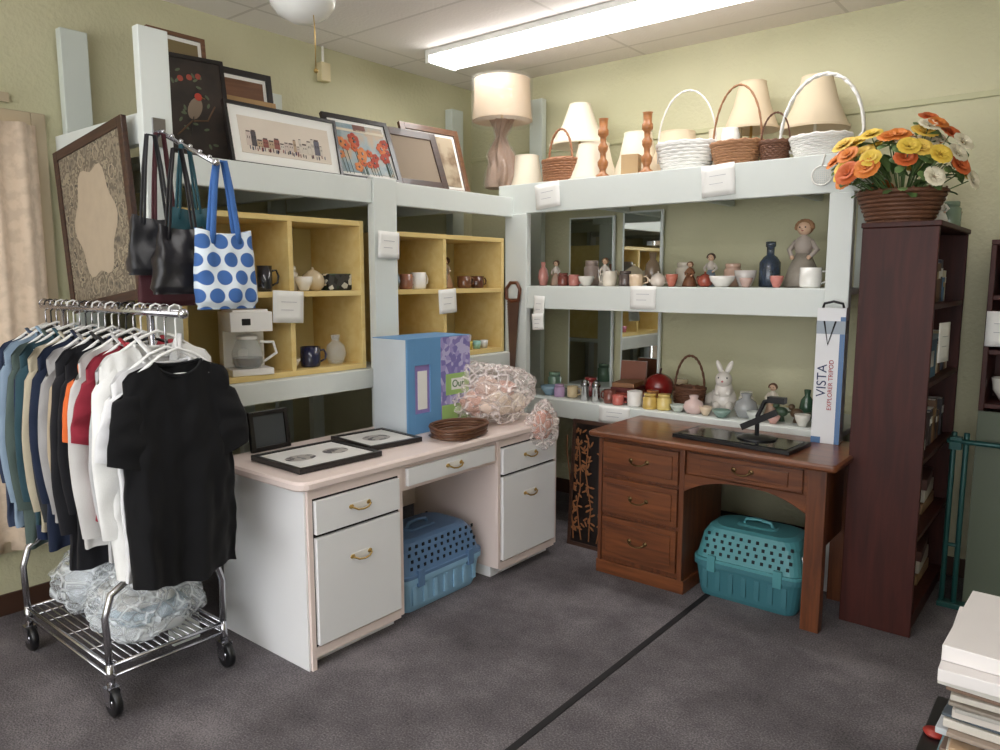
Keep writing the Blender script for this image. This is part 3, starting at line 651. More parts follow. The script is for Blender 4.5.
def ware(name,loc,prof,c,mat=None,sx=1,sy=1):
    m=mat or M('glaze_%d_%d_%d'%c,c,.2,coat=.5);return O(name).lathe(prof,m,n=22,sx=sx,sy=sy).done(loc=loc)
def vase(r,h):return [(r*.6,0),(r*.7,.005),(r,h*.35),(r*.8,h*.65),(r*.35,h*.8),(r*.45,h),(r*.38,h),(r*.3,h*.82)]
def bowl(r,h):return [(r*.5,0),(r*.55,.006),(r*.9,h*.6),(r,h),(r*.95,h),(r*.8,h*.6),(.001,h*.15)]
def jar(r,h):return [(r*.95,0),(r,.005),(r,h*.72),(r*.75,h*.8),(r*.85,h*.81),(r*.85,h*.97),(r*.8,h)]
def figurine(name,loc,c1,c2,h,hair=(90,60,40),bulk=1.0):
    o=O(name);a=M('fig_%d_%d_%d'%c1,c1,.5,var=.3,s=25);b=M('fig_%d_%d_%d'%c2,c2,.5);sk=M('fig_skin',(214,178,150),.5);hr=M('hair_%d_%d_%d'%hair,hair,.7)
    o.lathe([(h*.22*bulk,0),(h*.24*bulk,h*.03),(h*.17*bulk,h*.3),(h*.09*bulk,h*.5)],a,n=20).lathe([(h*.09*bulk,h*.5),(h*.12*bulk,h*.62),(h*.09*bulk,h*.72),(h*.04,h*.76),(h*.04,h*.8)],b,n=20)
    o.ball((0,0,h*.87),h*.105,sk,14).ball((0,h*.03,h*.89),(h*.125,h*.105,h*.12),hr,14)
    for k in range(9):
        a_=pi*k/8;o.ball((h*.11*math.cos(a_),h*.0,h*.88+h*.09*math.sin(a_)),h*.04,hr,8)
    for s_ in(-1,1):
        o.tube([(s_*h*.1,0,h*.68),(s_*h*.2,-h*.02,h*.55),(s_*h*.13,-h*.12,h*.45)],[h*.045,h*.04,h*.03],b,8);o.ball((s_*h*.12,-h*.13,h*.44),h*.035,sk,8)
        o.ball((s_*h*.04,-h*.098,h*.88),h*.012,BLACK,6)
    o.ball((0,-h*.105,h*.855),h*.012,sk,6).ball((0,-h*.098,h*.83),(h*.02,h*.006,h*.007),M('fig_mouth',(170,80,76),.5),6)
    return o.done(loc=loc)
Z1=1.487
mug('coffee_mug',(-3.1,3.08,Z1),(232,230,226),.045,.095,90)
mug('coffee_mug',(-3.1,2.98,Z1),(150,100,80),.04,.085,90)
mug('coffee_mug',(-3.1,2.31,1.107),(28,34,66),.05,.10,70)
mug('coffee_mug',(-3.12,3.50,Z1),(110,70,46),.045,.075,80);mug('coffee_mug',(-3.12,3.62,Z1),(84,50,36),.045,.075,80)
mug('travel_mug',(-3.08,2.05,Z1),(30,32,40),.035,.12,70)
ware('steel_pitcher',(-3.1,2.88,Z1),vase(.045,.13),(150,165,180),M('steel_blue',(150,165,180),.25,.8))
ware('ceramic_canister',(-3.15,2.22,Z1),jar(.055,.12),(226,220,206))
teapot((-3.14,2.37,Z1),(214,196,164),.06,60)
ware('white_sugar_bowl',(-3.08,2.27,Z1),bowl(.045,.07),(232,228,220))
b=O('patterned_tin');b.box(-.04,.04,-.075,.075,0,.085,art('tin_pattern',[(30,30,30),(40,60,40),(210,210,200),(60,60,60)],40,'v')).done(loc=(-3.12,2.50,Z1),bevel=.008)
ware('glass_vase',(-3.1,2.47,1.107),vase(.055,.15),(0,0,0),GLASS)
ware('drinking_glass',(-3.12,3.28,Z1),[(.025,0),(.03,.1),(.027,.1),(.022,.01)],(0,0,0),GLASS);ware('drinking_glass',(-3.16,3.35,Z1),[(.025,0),(.03,.12),(.027,.12),(.022,.01)],(0,0,0),GLASS)
figurine('doll_figurine',(-3.2,3.42,Z1),(190,150,120),(220,200,180),.19)
for i,(c,y) in enumerate((((200,120,150),3.33),((110,130,200),3.41),((210,190,90),3.49),((150,200,190),3.57),((220,220,220),3.64))):
    ware('small_cup',(-3.08,y,1.107),[(.022,0),(.028,.05),(.025,.05),(.02,.01)],c)
    ware('small_cup',(-3.2,y-.03,1.107),[(.026,0),(.032,.08),(.028,.08),(.02,.01)],(c[1],c[2],c[0]))
ware('ceramic_bowl',(-3.1,2.19,1.107),bowl(.05,.05),(214,206,190))
o=O('coffee_maker');W=M('appliance_white',(236,234,230),.3)
o.box(-.10,.10,-.09,.10,0,.03,W).box(-.10,-.03,-.09,.10,.03,.23,W).box(-.10,.10,-.09,.10,.20,.29,W).box(-.085,.085,-.075,.085,.29,.30,W)
o.lathe([(.055,0),(.068,.02),(.07,.07),(.05,.12),(.045,.13),(.04,.13)],GLASS,c=(.035,0,.032),n=24).lathe([(.047,.13),(.047,.145),(.01,.15)],W,c=(.035,0,.032),n=24)
o.tube([(.07,.05,.15),(.10,.10,.15),(.11,.11,.1),(.08,.06,.06)],.007,W,8).lathe([(.052,.0),(.064,.02),(.066,.045)],M('coffee',(60,34,20),.2),c=(.035,0,.034),n=20)
o.box(.098,.102,-.04,.0,.23,.26,BLACK);o.done(loc=(-3.11,1.95,1.107),rot=(0,0,-15),bevel=.008)
Z=1.501
for (x,y,f_) in ((-2.84,3.95,lambda l:ware('pink_bottle',l,vase(.035,.15),(206,140,130))),
 (-2.76,3.98,lambda l:figurine('child_figurine',l,(180,150,130),(220,210,200),.16)),
 (-2.67,3.93,lambda l:ware('small_jar',l,jar(.035,.08),(120,60,50))),
 (-2.59,3.93,lambda l:mug('small_mug',l,(190,120,110),.035,.07,0)),
 (-2.5,3.93,lambda l:ware('small_bowl',l,bowl(.05,.06),(224,220,212))),
 (-2.41,4.0,lambda l:figurine('lady_figurine',l,(206,196,186),(226,216,206),.17,(120,84,56))),
 (-2.33,3.92,lambda l:mug('small_mug',l,(226,216,200),.042,.09,180)),
 (-2.24,3.95,lambda l:ware('small_jar',l,jar(.04,.09),(96,84,80))),
 (-2.13,4.08,lambda l:ware('tall_vase',l,vase(.05,.20),(130,110,90))),
 (-2.14,3.90,lambda l:mug('small_mug',l,(216,190,160),.04,.07,20)),
 (-2.02,3.94,lambda l:teapot(l,(226,214,202),.045,10)),
 (-1.92,3.91,lambda l:ware('small_cup',l,bowl(.035,.07),(190,110,90))),
 (-1.84,3.97,lambda l:figurine('bear_figurine',l,(120,76,50),(130,86,56),.14,(110,70,44),1.3)),
 (-1.74,3.95,lambda l:teapot(l,(160,76,60),.042,160)),
 (-1.63,3.92,lambda l:ware('small_bowl',l,bowl(.07,.06),(230,226,220))),
 (-1.54,4.02,lambda l:ware('ceramic_shell',l,bowl(.06,.09),(226,220,216))),
 (-1.49,3.90,lambda l:ware('small_cup',l,bowl(.035,.05),(190,160,150))),
 (-1.33,3.90,lambda l:ware('small_cup',l,bowl(.035,.06),(206,130,120))),
 (-2.60,4.15,lambda l:ware('tall_jar',l,jar(.05,.16),(170,150,140))),
 (-2.30,4.16,lambda l:teapot(l,(190,176,150),.07,20)),
 (-1.95,4.14,lambda l:ware('tall_jar',l,jar(.055,.14),(206,196,180))),
 (-1.80,4.16,lambda l:figurine('lady_figurine',l,(130,146,160),(216,206,196),.19,(70,50,40))),
 (-1.66,4.14,lambda l:ware('tall_jar',l,jar(.05,.13),(216,180,160)))):f_((x,y,Z))
ware('blue_glass_bottle',(-1.42,4.05,Z),[(.05,0),(.055,.01),(.055,.13),(.035,.16),(.02,.17),(.02,.21),(.026,.215),(.026,.24),(.01,.242)],(0,0,0),mat_film('blue_glass',(40,60,88),.75))
figurine('rag_doll',(-1.25,4.05,Z),(156,148,136),(180,168,158),.35,(150,112,80),1.15)
mug('coffee_mug',(-1.16,3.89,Z),(236,234,228),.052,.10,10)
Z=.801
ware('blue_bowl',(-2.76,3.92,Z),bowl(.06,.06),(140,170,190));ware('small_jar',(-2.67,3.9,Z),jar(.035,.08),(190,160,200));mug('small_mug',(-2.59,3.93,Z),(220,200,160),.035,.07,0);ware('candle_jar',(-2.53,4.05,Z),jar(.045,.12),(150,60,60))
ware('white_plate',(-2.64,4.08,Z),bowl(.09,.03),(230,228,222));ware('green_jar',(-2.82,4.06,Z),jar(.045,.13),(120,150,130))
for x in (-2.46,-2.38):
    o=O('pepper_shaker');o.lathe([(.026,0),(.028,.005),(.022,.085),(.026,.088)],M('shaker_body',(206,206,208),.15,1),n=18).lathe([(.026,.088),(.028,.098),(.022,.12),(.006,.13)],M('shaker_cap',(150,150,152),.15,1),n=18).done(loc=(x,3.87,Z))
o=O('stack_of_books')
for i,(c,w) in enumerate((((130,50,44),.16),((160,70,56),.15),((100,40,36),.15),((140,96,60),.14))):o.box(-w/2,w/2,-.1,.1,.03*i,.03*i+.028,M('bk_%d'%i,c,.5),Matrix.Rotation(.06*i,4,'Z'))
o.done(loc=(-2.26,4.05,Z),bevel=.002)
b=O('red_book');b.box(-.085,.085,-.012,.012,0,.22,M('bk_red',(130,76,54),.5)).box(-.083,.085,-.009,.009,.22,.221,PAPER).done(loc=(-2.34,4.25,Z),rot=(-6,0,8),bevel=.003)
o=O('red_apple_jar');o.ball((0,0,.085),(.09,.09,.085),M('apple_red',(130,30,28),.25,coat=.5),20).tube([(0,0,.16),(.01,0,.20)],.006,FD).done(loc=(-2.1,4.15,Z+.001))
mug('coffee_mug',(-2.12,3.88,Z),(232,228,224),.045,.09,150);mug('coffee_mug',(-2.22,3.86,Z),(190,100,90),.035,.06,20);mug('coffee_mug',(-2.29,3.88,Z),(120,70,60),.038,.08,170)
for x,y,c in((-2.01,3.86,(200,168,90)),(-1.93,3.88,(216,192,116)),(-2.05,3.97,(180,120,70))):ware('candle_jar',(x,y,Z),jar(.042,.09),c)
ware('pink_pot',(-1.75,3.88,Z),vase(.06,.10),(216,190,184));ware('small_bowl',(-1.84,3.87,Z),bowl(.045,.04),(190,200,190))
def rabbit(loc,c,s=1,rz=0):
    o=O('ceramic_rabbit_figurine');m=M('rabbit_%d_%d_%d'%c,c,.3,coat=.3)
    o.ball((0,.02*s,.055*s),(.055*s,.065*s,.06*s),m).ball((0,-.01*s,.10*s),(.040*s,.038*s,.05*s),m).ball((0,-.025*s,.15*s),(.037*s,.042*s,.036*s),m)
    for k in(-1,1):
        o.ball((k*.020*s,-.01*s,.20*s),(.012*s,.007*s,.036*s),m,12,Matrix.Rotation(k*.4,4,'Y')).ball((k*.028*s,-.03*s,.03*s),(.02*s,.035*s,.022*s),m,12).ball((k*.018*s,-.058*s,.16*s),.004*s,BLACK,6)
        o.tube([(k*.025*s,-.02*s,.11*s),(k*.022*s,-.045*s,.08*s)],.011*s,m)
    o.ball((0,-.068*s,.145*s),.005*s,M('nose',(190,110,110),.5),6).ball((0,.08*s,.04*s),.018*s,m,10);o.done(loc=loc,rot=(0,0,rz))
rabbit((-1.64,4.03,Z),(226,220,212),1.25,15)
ware('grey_jug',(-1.48,3.95,Z),vase(.065,.13),(160,162,162));ware('small_bowl',(-1.58,3.86,Z),bowl(.05,.04),(130,156,146));ware('small_cup',(-1.4,3.87,Z),bowl(.045,.05),(200,206,200));ware('small_bowl',(-1.67,3.86,Z),bowl(.035,.05),(216,196,170));ware('small_cup',(-1.16,3.88,Z),bowl(.04,.06),(220,216,206))
ware('small_jar',(-1.53,4.08,Z),jar(.04,.12),(226,222,214));figurine('lady_figurine',(-1.38,4.07,Z),(170,140,120),(216,206,190),.18);ware('tea_cup',(-1.30,3.86,Z),bowl(.035,.04),(206,160,150))
teapot((-1.74,4.12,Z),(206,200,190),.055,0);ware('tall_jar',(-1.98,4.2,Z),jar(.05,.14),(190,170,140))
o=O('bird_figurine')
for i,(x,c) in enumerate(((-.04,(60,80,60)),(.04,(90,70,50)))):
    m=M('bird_%d'%i,c,.4);o.ball((x,0,.05),(.035,.025,.026),m).ball((x-.028,0,.08),.017,m).tube([(x-.042,0,.08),(x-.058,0,.077)],[.005,.001],BRASS,6).tube([(x+.03,0,.05),(x+.07,0,.06)],[.014,.006],m,6,flat=.4).lathe([(.02,0),(.012,.028)],m,c=(x,0,0))
o.done(loc=(-1.25,3.95,Z))
ware('green_vase',(-1.2,4.08,Z),vase(.04,.16),(60,90,70))
o=O('tripod_carton');TW=M('carton_white',(226,226,228),.4);TB=M('carton_blue',(80,116,160),.4)
o.box(-.062,.062,-.04,.04,0,.64,TW).box(-.0625,-.02,-.041,.041,.0,.03,TB).box(.04,.0625,-.041,-.04,.0,.6,TB).box(-.0625,.0625,-.0415,.0415,.52,.58,M('carton_grey',(150,160,170),.4))
o.tube([(-.045,0,.64),(-.04,0,.66),(0,0,.67),(.04,0,.66),(.045,0,.64)],.010,BLACK,8,flat=.6).tube([(-.03,-.042,.58),(-.01,-.045,.47),(0.02,-.045,.58)],.004,BLACK)
t=o.done(loc=(-.995,3.71,.771),rot=(0,0,6),bevel=.002)
text('VISTA',(-.026,-.043,.30),(90,-90,0),.06,M('text_navy',(40,50,90),.5),t,'carton_title')
text('EXPLORER TRIPOD',(.012,-.043,.28),(90,-90,0),.028,M('text_red',(170,50,50),.5),t,'carton_subtitle')
o=O('black_display_stand')
o.T=Matrix.Rotation(math.radians(-4),4,'Z')
o.box(-.30,.28,-.13,.13,0,.018,BLACK).box(-.28,.26,-.11,.11,.018,.021,M('glossy_black',(12,12,14),.12))
o.lathe([(.09,.02),(.09,.028),(.03,.036)],BLACK,c=(.06,.03,0)).tube([(.06,.03,.03),(.06,.03,.13),(.09,.03,.2),(.15,.03,.22)],.011,BLACK).box(-.02,.17,.0,.02,.10,.13,BLACK,Matrix.Rotation(-.5,4,'Y')).box(.11,.19,.01,.05,.2,.23,BLACK)
o.done(loc=(-1.31,3.46,.771),bevel=.003)
# ------------------------------------------------------------ flower arrangement
o=O('artificial_flower_arrangement');rg=random.Random(3)
n=36
for k in range(8):
    t=k/7;r=.11+.045*t;o.tube([((r+.004*math.cos(18*2*pi*i/n+(k%2)*pi))*math.cos(2*pi*i/n)*1.1,(r+.004)*math.sin(2*pi*i/n)*.75,.008+.018*k) for i in range(n)],.0105,WICKD,6,True)
for i in range(16):
    a=2*pi*i/16;o.tube([(.12*math.cos(a),.085*math.sin(a),0),(.172*math.cos(a),.118*math.sin(a),.15)],.005,WICKD,6)
o.lathe([(.10,.0),(.14,.12)],M('florist_foam',(60,70,40),.9),n=20,sy=.75)
cols=[(222,130,54),(230,196,76),(238,230,206),(208,102,50),(230,194,88)]
GRN=[M('leaf_a',(78,104,56),.6),M('leaf_b',(104,130,74),.6)]
def petal(o,c,dr,up,L,Wd,mat):
    side=dr.cross(up).normalized();pts=[]
    for (t,w,hh) in ((0,.2,0),(.3,.75,.12),(.65,1,.18),(.9,.75,.14),(1,.3,.08)):
        p=c+dr*L*t+up*L*hh
        pts.append((p-side*Wd*w*.5,p+up*L*.04,p+side*Wd*w*.5))
    bm=o.bm;V=[[bm.verts.new(q) for q in r] for r in pts]
    for i in range(4):
        for j in range(2):bm.faces.new((V[i][j],V[i][j+1],V[i+1][j+1],V[i+1][j]))
    o.fin([v for r in V for v in r],mat,True)
fl=[]
for i in range(44):
    a=rg.uniform(0,2*pi);e=rg.uniform(.0,1.3);R=rg.uniform(.19,.27)
    fl.append((Vector((1.15*R*math.cos(a)*math.cos(e)-.03,.85*R*math.sin(a)*math.cos(e),.15+R*1.0*math.sin(e))),i))
fl+=[(Vector((.12,-.02,.40)),0),(Vector((.16,.03,.36)),3),(Vector((-.02,-.05,.36)),0),(Vector((.08,.02,.43)),3),(Vector((-.20,-.03,.30)),1),(Vector((.2,-.04,.27)),2)]
for c,i in fl:
    base=Vector((0,0,.06));nrm=(c-base).normalized();o.tube([base,base*.4+c*.6,c],.0025,GRN[0],5)
    nrm=(nrm+Vector((.25,-.45,0))).normalized()
    mt_=M('petal_%d'%(i%5),cols[i%5],.6,var=.12,s=20)
    tx=nrm.orthogonal().normalized();ty=nrm.cross(tx)
    R=rg.uniform(.045,.060)
    for lay,(cnt,tilt,sc_) in enumerate(((8,.2,1),(7,.7,.8),(5,1.6,.55))):
        for k in range(cnt):
            a=2*pi*(k+lay*.5)/cnt;dr=(tx*math.cos(a)+ty*math.sin(a)+nrm*tilt).normalized()
            upv=(nrm-dr*nrm.dot(dr)).normalized();petal(o,c,dr,upv,R*sc_,R*.95*sc_,mt_)
    o.ball(c+nrm*.006,.008,M('petal_core',(150,90,30),.7),8)
    for k in range(2):
        a=rg.uniform(0,6.28);dr=(tx*math.cos(a)+ty*math.sin(a)+nrm*.1).normalized();upv=(nrm-dr*nrm.dot(dr)).normalized()
        petal(o,c-nrm*.03,dr,upv,.06,.035,GRN[k])
for k in range(46):
    a=rg.uniform(0,6.28);e=rg.uniform(-.3,.8);dr=Vector((1.15*math.cos(a)*math.cos(e),.8*math.sin(a)*math.cos(e),math.sin(e))).normalized()
    petal(o,Vector((0,0,.15))+dr*rg.uniform(.06,.13),dr,(Vector((0,0,1))-dr*dr.z).normalized(),.10,.04,GRN[k%2])
o.done(loc=(-.735,3.68,1.783))
figurine('cherub_figurine',(-.62,3.95,1.783),(230,226,218),(226,220,210),.14,(220,214,200))
ware('small_vase',(-.66,4.02,1.783),vase(.05,.13),(120,80,60));ware('green_jar',(-.61,4.10,1.783),jar(.05,.12),(120,140,120));ware('brown_bowl',(-.63,4.2,1.783),bowl(.06,.08),(90,56,40))
figurine('angel_figurine',(-.36,4.22,1.723),(232,230,224),(230,228,224),.2,(220,214,200));figurine('angel_figurine',(-.22,4.22,1.723),(232,230,224),(230,228,224),.22,(220,214,200))
o=O('teal_folding_trolley');TE=M('teal_metal',(30,76,74),.4,.2)
for x in(-.505,-.455):o.tube([(x,3.98,.02),(x,3.99,.84)],.012,TE)
o.tube([(-.53,3.97,.80),(-.2,3.97,.80)],.012,TE).tube([(-.505,3.985,.3),(-.455,3.985,.3)],.01,TE).box(-.52,-.2,3.95,4.01,0,.025,TE)
o.box(-.52,-.47,3.96,4.0,.76,.82,TE).done(bevel=.002)
O('green_board').box(-.425,.3,4.04,4.06,.0,.94,M('board_green',(84,92,76),.6)).done()
o=O('black_side_table')
o.box(-.26,.5,1.55,2.12,.45,.48,BLACK)
for x in(-.24,.44):
    for y in(1.57,2.06):o.box(x,x+.04,y,y+.04,0,.45,BLACK)
o.box(-.24,.48,1.57,1.6,.38,.45,BLACK).box(-.24,.48,2.07,2.1,.38,.45,BLACK).box(-.24,-.22,1.6,2.07,.38,.45,BLACK).done(bevel=.003)
o=O('stack_of_albums');z=.481
spec=[((60,56,54),.014),((170,80,70),.009),((186,180,170),.018),((110,140,150),.009),((190,180,156),.015),((120,100,86),.011),((196,190,178),.019),((176,146,114),.010),((180,184,188),.015),((150,134,120),.010),((200,194,184),.019),((70,80,88),.008),((204,196,188),.02),((170,166,160),.010),((140,130,118),.009),((196,190,180),.014),((120,96,80),.010),((206,202,194),.016)]
for i,(c,h) in enumerate(spec):
    jx=random.uniform(-.016,.016);jy=random.uniform(-.014,.014)
    o.box(-.195+jx,.14+jx,1.72+jy,2.04+jy,z,z+h-.001,M('album_%d_%d_%d'%c,c,.5),Matrix.Rotation(random.uniform(-.07,.07),4,'Z'));z+=h
o.box(-.19,.15,1.72,2.05,z,z+.013,FM).box(-.215,.16,1.69,2.06,z+.013,z+.04,M('white_carton',(222,217,215),.4),Matrix.Rotation(.03,4,'Z')).box(-.205,.16,1.72,2.08,z+.041,z+.075,MC['white_carton'],Matrix.Rotation(-.03,4,'Z')).done(bevel=.002)
b=O('red_bowl_lid');b.lathe([(.02,0),(.025,.008),(.001,.01)],M('red_lacquer',(160,50,40),.4)).done(loc=(-.235,1.92,.481))
# ------------------------------------------------------------ signs
def sign(loc,w,h,rz,ry=0,lines=2,rx=0):
    o=O('paper_price_sign')
    o.grid(lambda u,v:((u-.5)*w,-.003*math.sin(u*3.1)*v-.001*v,-v*h),6,6,PAPER)
    for i in range(lines):
        z=-h*(.35+.25*i);o.box(-w*.25,w*(.25-.1*i),-.0055,-.0045,z-.0012,z+.0012,INK)
    o.done(loc=loc,rot=(rx,ry,rz),solid=.0006)
sign((-2.70,3.782,2.12),.18,.15,0,-6);sign((-1.62,3.782,2.13),.18,.16,0,-4);sign((-2.03,3.782,1.505),.16,.13,0,0);sign((-2.74,3.772,1.44),.08,.14,0,3,4);sign((-2.75,3.765,1.33),.09,.10,0,-4,3)
sign((-2.94,2.71,1.79),.15,.14,90,2);sign((-2.995,2.12,1.49),.17,.15,90,3);sign((-2.995,3.21,1.485),.15,.14,90,-3)
sign((-2.2,3.785,.80),.2,.10,6,0,2)
sign((-.535,3.70,1.36),.13,.17,80,0);sign((-.36,4.06,1.40),.13,.16,0)
o=O('white_strainer');o.tube(arc((0,0,0),.045,0,360,24,'xz')[:-1],.004,CER,6,True).tube([(0,0,.045),(0.01,0,.10)],.004,CER)
for k in range(-4,5):
    q=math.sqrt(.045**2-(k*.009)**2);o.tube([(k*.009,0,-q),(k*.009,0,q)],.0012,CER,5).tube([(-q,0,k*.009),(q,0,k*.009)],.0012,CER,5)
o.done(loc=(-1.10,3.775,2.03))
# ------------------------------------------------------------ garment rack
RY=1.29;RZ=1.43
o=O('rolling_garment_rack')
for x in(-2.65,-3.41):
    o.tube([(x,1.07,.17),(x,1.065,.36),(x,1.09,.44),(x,1.15,.475),(x,RY,.485),(x,1.43,.475),(x,1.49,.44),(x,1.515,.36),(x,1.51,.17)],.013,CHROME,10)
    o.tube([(x,RY,.48),(x,RY,RZ)],.013,CHROME,10)
    for y in(1.07,1.51):
        o.tube([(x,y,.19),(x,y,.10)],.014,CHROME,10)
        o.box(x-.02,x+.02,y-.022,y+.022,.085,.105,CHROME).box(x-.015,x+.03,y-.021,y-.017,.04,.1,CHROME).box(x-.015,x+.03,y+.017,y+.021,.04,.1,CHROME)
        o.T=Matrix.Translation((x+.012,y,.052))@Matrix.Rotation(pi/2,4,'X')
        o.lathe([(.012,-.015),(.045,-.014),(.052,-.01),(.052,.01),(.045,.014),(.012,.015)],BLACK,n=24);o.lathe([(.001,-.017),(.022,-.0165),(.022,.0165),(.001,.017)],CHROME,n=16);o.T=Matrix()
o.tube([(-3.62,RY,RZ),(-2.42,RY,RZ)],.014,CHROME,10).ball((-2.42,RY,RZ),.018,CHROME,10)
for y in(1.07,1.51):o.tube([(-3.41,y,.18),(-2.65,y,.18)],.008,CHROME,8).tube([(-3.41,y,.14),(-2.65,y,.14)],.006,CHROME,8)
for x in(-3.41,-2.65):o.tube([(x,1.07,.18),(x,1.51,.18)],.008,CHROME,8).tube([(x,1.07,.14),(x,1.51,.14)],.006,CHROME,8)
for i in range(15):
    y=1.07+.44*(i+1)/16;o.tube([(-3.41,y,.182),(-2.65,y,.182)],.0035,CHROME,6)
for i in range(3):
    x=-3.41+.76*(i+1)/4;o.tube([(x,1.07,.176),(x,1.51,.176)],.005,CHROME,6)
o.done()
b=O('plastic_bag_of_bedding')
lumpy(b,(0,0,.14),(.21,.19,.17),FILMB,.3,1.4,12,5,fine=.04,ff=2.4,smooth=False,crease=.14)
# folded bedding inside: soft rounded slabs
for i,(z_,c) in enumerate(((.01,(226,230,234)),(.065,(190,208,222)),(.12,(232,232,230)),(.175,(224,226,228)))):
    sh=.01*((i%2)*2-1);hw=.15-.012*i
    b.loft([(sh,sh,z_,hw*.95,hw*.85,.05),(sh,sh,z_+.012,hw,hw*.9,.06),(sh,sh,z_+.040,hw,hw*.9,.06),(sh,sh,z_+.052,hw*.94,hw*.84,.05)],M('bedding_%d'%i,c,.8,bump=.4,bs=20),smooth=True)
b.done(loc=(-2.86,1.29,.187))
b=O('plastic_bag_of_bedding');lumpy(b,(0,0,.12),(.15,.18,.15),FILMB,.3,1.5,15,4,fine=.05,smooth=False,crease=.14);lumpy(b,(0,0,.11),(.12,.14,.12),M('bedding_9',(220,226,232),.8),.2,1.6,17,4,fine=.04);b.done(loc=(-3.2,1.29,.189))
def garment(name,x,c,bottom=.5,hw=.2,top=1.33,sl='long',thick=.028,seed=0,collar=None,slen=None,vneck=.07,buttons=False,trimc=None):
    m=M('fabric_%d_%d_%d'%c,c,.9,var=.14,s=9,bump=.15,bs=300,sheen=.06,spec=.2);o=O(name);rs=random.Random(seed)
    ph=rs.uniform(0,6)
    def fn(u,v):
        th=2*pi*u;f_=math.cos(th);sx=math.sin(th)
        w=hw*(1+.02*v+.03*math.sin(v*5+ph));y=f_*w
        zt_=top-.36*abs(y)-.8*max(0,abs(y)-hw*.85)
        if abs(y)<.085:
            dip=(vneck if sx>0 else .015)*(1-(abs(y)/.085)**2);zt_=top-.0306-dip
        z=zt_+(bottom+.014*math.sin(f_*4+ph)-zt_)*v
        e=abs(sx)**.5*(1 if sx>=0 else -1)
        fold=.019*v*math.sin(f_*6+ph+v)+.010*v*math.sin(f_*13+ph*2+v*2)+.016*noise.noise(Vector((f_*2.5,v*5,seed)))+.009*noise.noise(Vector((f_*7,v*12,seed)))
        return (e*(thick*(.75+.35*v))+fold,y,z)
    o.grid(fn,80,40,m,cu=True)
    for k in(-1,1):
        if sl=='none':break
        A=Vector((0,k*hw*.82,top-.11));
        if sl=='short':B=Vector((.0,k*(hw+.002),top-.37));wa,wb=.06,.066
        else:B=Vector((.012,k*(hw-.015),slen or bottom+.06));wa,wb=.058,.046
        side=Vector((0,1,0)) if sl!='short' else Vector((0,1,.3*k)).normalized()
        def fs(u,v,A=A,B=B,k=k):
            a=2*pi*u;w=wa*(1-v)+wb*v;
            bend=Vector((.012*math.sin(v*4+ph),k*.022*math.sin(v*pi)*(1 if sl=='long' else .5),0))
            p=A.lerp(B,v)+bend
            if v<.02:w=wa*.75
            r=.026 if sl=='long' else .022
            return p+side*w*math.cos(a)+Vector((r*(1-.2*v)*math.sin(a)+.005*math.sin(v*22+ph)*math.sin(a)+.010*noise.noise(Vector((u*3,v*5,seed+k))),0,(.045*(math.cos(a)*-k))*(1-v)))
        o.grid(fs,24,20,m,cu=True)
    P=[]
    for i in range(28):
        th=2*pi*i/28;y=.085*math.cos(th);sx=math.sin(th);dip=(vneck if sx>0 else .015)*abs(sx)**1.2
        P.append((thick*.75*sx,y,top-.0306-dip+.004))
    o.tube(P,.006,m,6,True)
    if collar:
        cm=M('collar_%d_%d_%d'%collar,collar,.8)
        for k in(-1,1):o.tube([(.0,k*.08,top),(thick+.006,k*.05,top-.05),(thick+.012,k*.012,top-.16)],[.012,.02,.008],cm,8,flat=.35)
    if buttons:
        for i in range(5):o.ball((thick+.012,.0,top-.25-i*.11),(.004,.009,.009),BRASS,8)
    ob=o.done(loc=(x,RY,0))
    h=O('clothes_hanger');hm=M('hanger_white',(232,232,230),.3) if (seed%3 or seed<2) else M('hanger_black',(30,30,32),.3)
    h.tube([(0,0,top-.01),(0,0,RZ-.02),(0,.012,RZ-.012),(0,.022,RZ+.008),(0,.016,RZ+.025),(0,0,RZ+.0295),(0,-.018,RZ+.022),(0,-.023,RZ+.006)],.0035,CHROME if seed%2 else hm,6)
    h.tube([(0,0,top+.016),(0,.06,top-.006),(0,hw*.76,top-.067),(0,hw*.78,top-.08),(0,0,top-.075),(0,-hw*.78,top-.08),(0,-hw*.76,top-.067),(0,-.06,top-.006)],.006,hm,6,True)
    h.done(loc=(x,RY,0));return ob
G=[('black_t_shirt',(20,20,22),'short',.49,None),('white_shirt',(228,228,230),'short',.51,None),('white_t_shirt',(232,232,230),'long',.50,(226,226,226)),('striped_shirt',(190,190,192),'long',.56,(176,60,70)),
('red_polo_shirt',(140,44,58),'short',.70,(150,40,50)),('grey_shirt',(200,198,196),'long',.58,(190,190,190)),('orange_shirt',(218,108,56),'short',.86,None),('black_jacket',(28,28,32),'long',.48,(30,30,34)),
('black_coat',(34,34,38),'long',.46,(40,40,40)),('tan_shirt',(180,164,140),'long',.60,(170,156,130)),('light_grey_jacket',(160,158,158),'long',.62,(150,150,150)),('navy_blazer',(34,42,62),'long',.5,(34,42,66)),
('charcoal_blazer',(56,58,60),'long',.5,(50,50,56)),('cream_jacket',(186,176,154),'long',.55,(196,190,170)),('teal_jacket',(50,76,86),'long',.56,(50,84,96)),('navy_blazer',(30,42,70),'long',.47,(26,36,60)),
('grey_green_coat',(84,98,94),'long',.44,(80,96,90)),('pale_blue_shirt',(140,160,180),'long',.52,(150,176,200)),('dark_blue_jacket',(34,46,76),'long',.5,(36,52,90)),('slate_jacket',(52,62,84),'long',.48,(70,84,104))]
x=-2.475
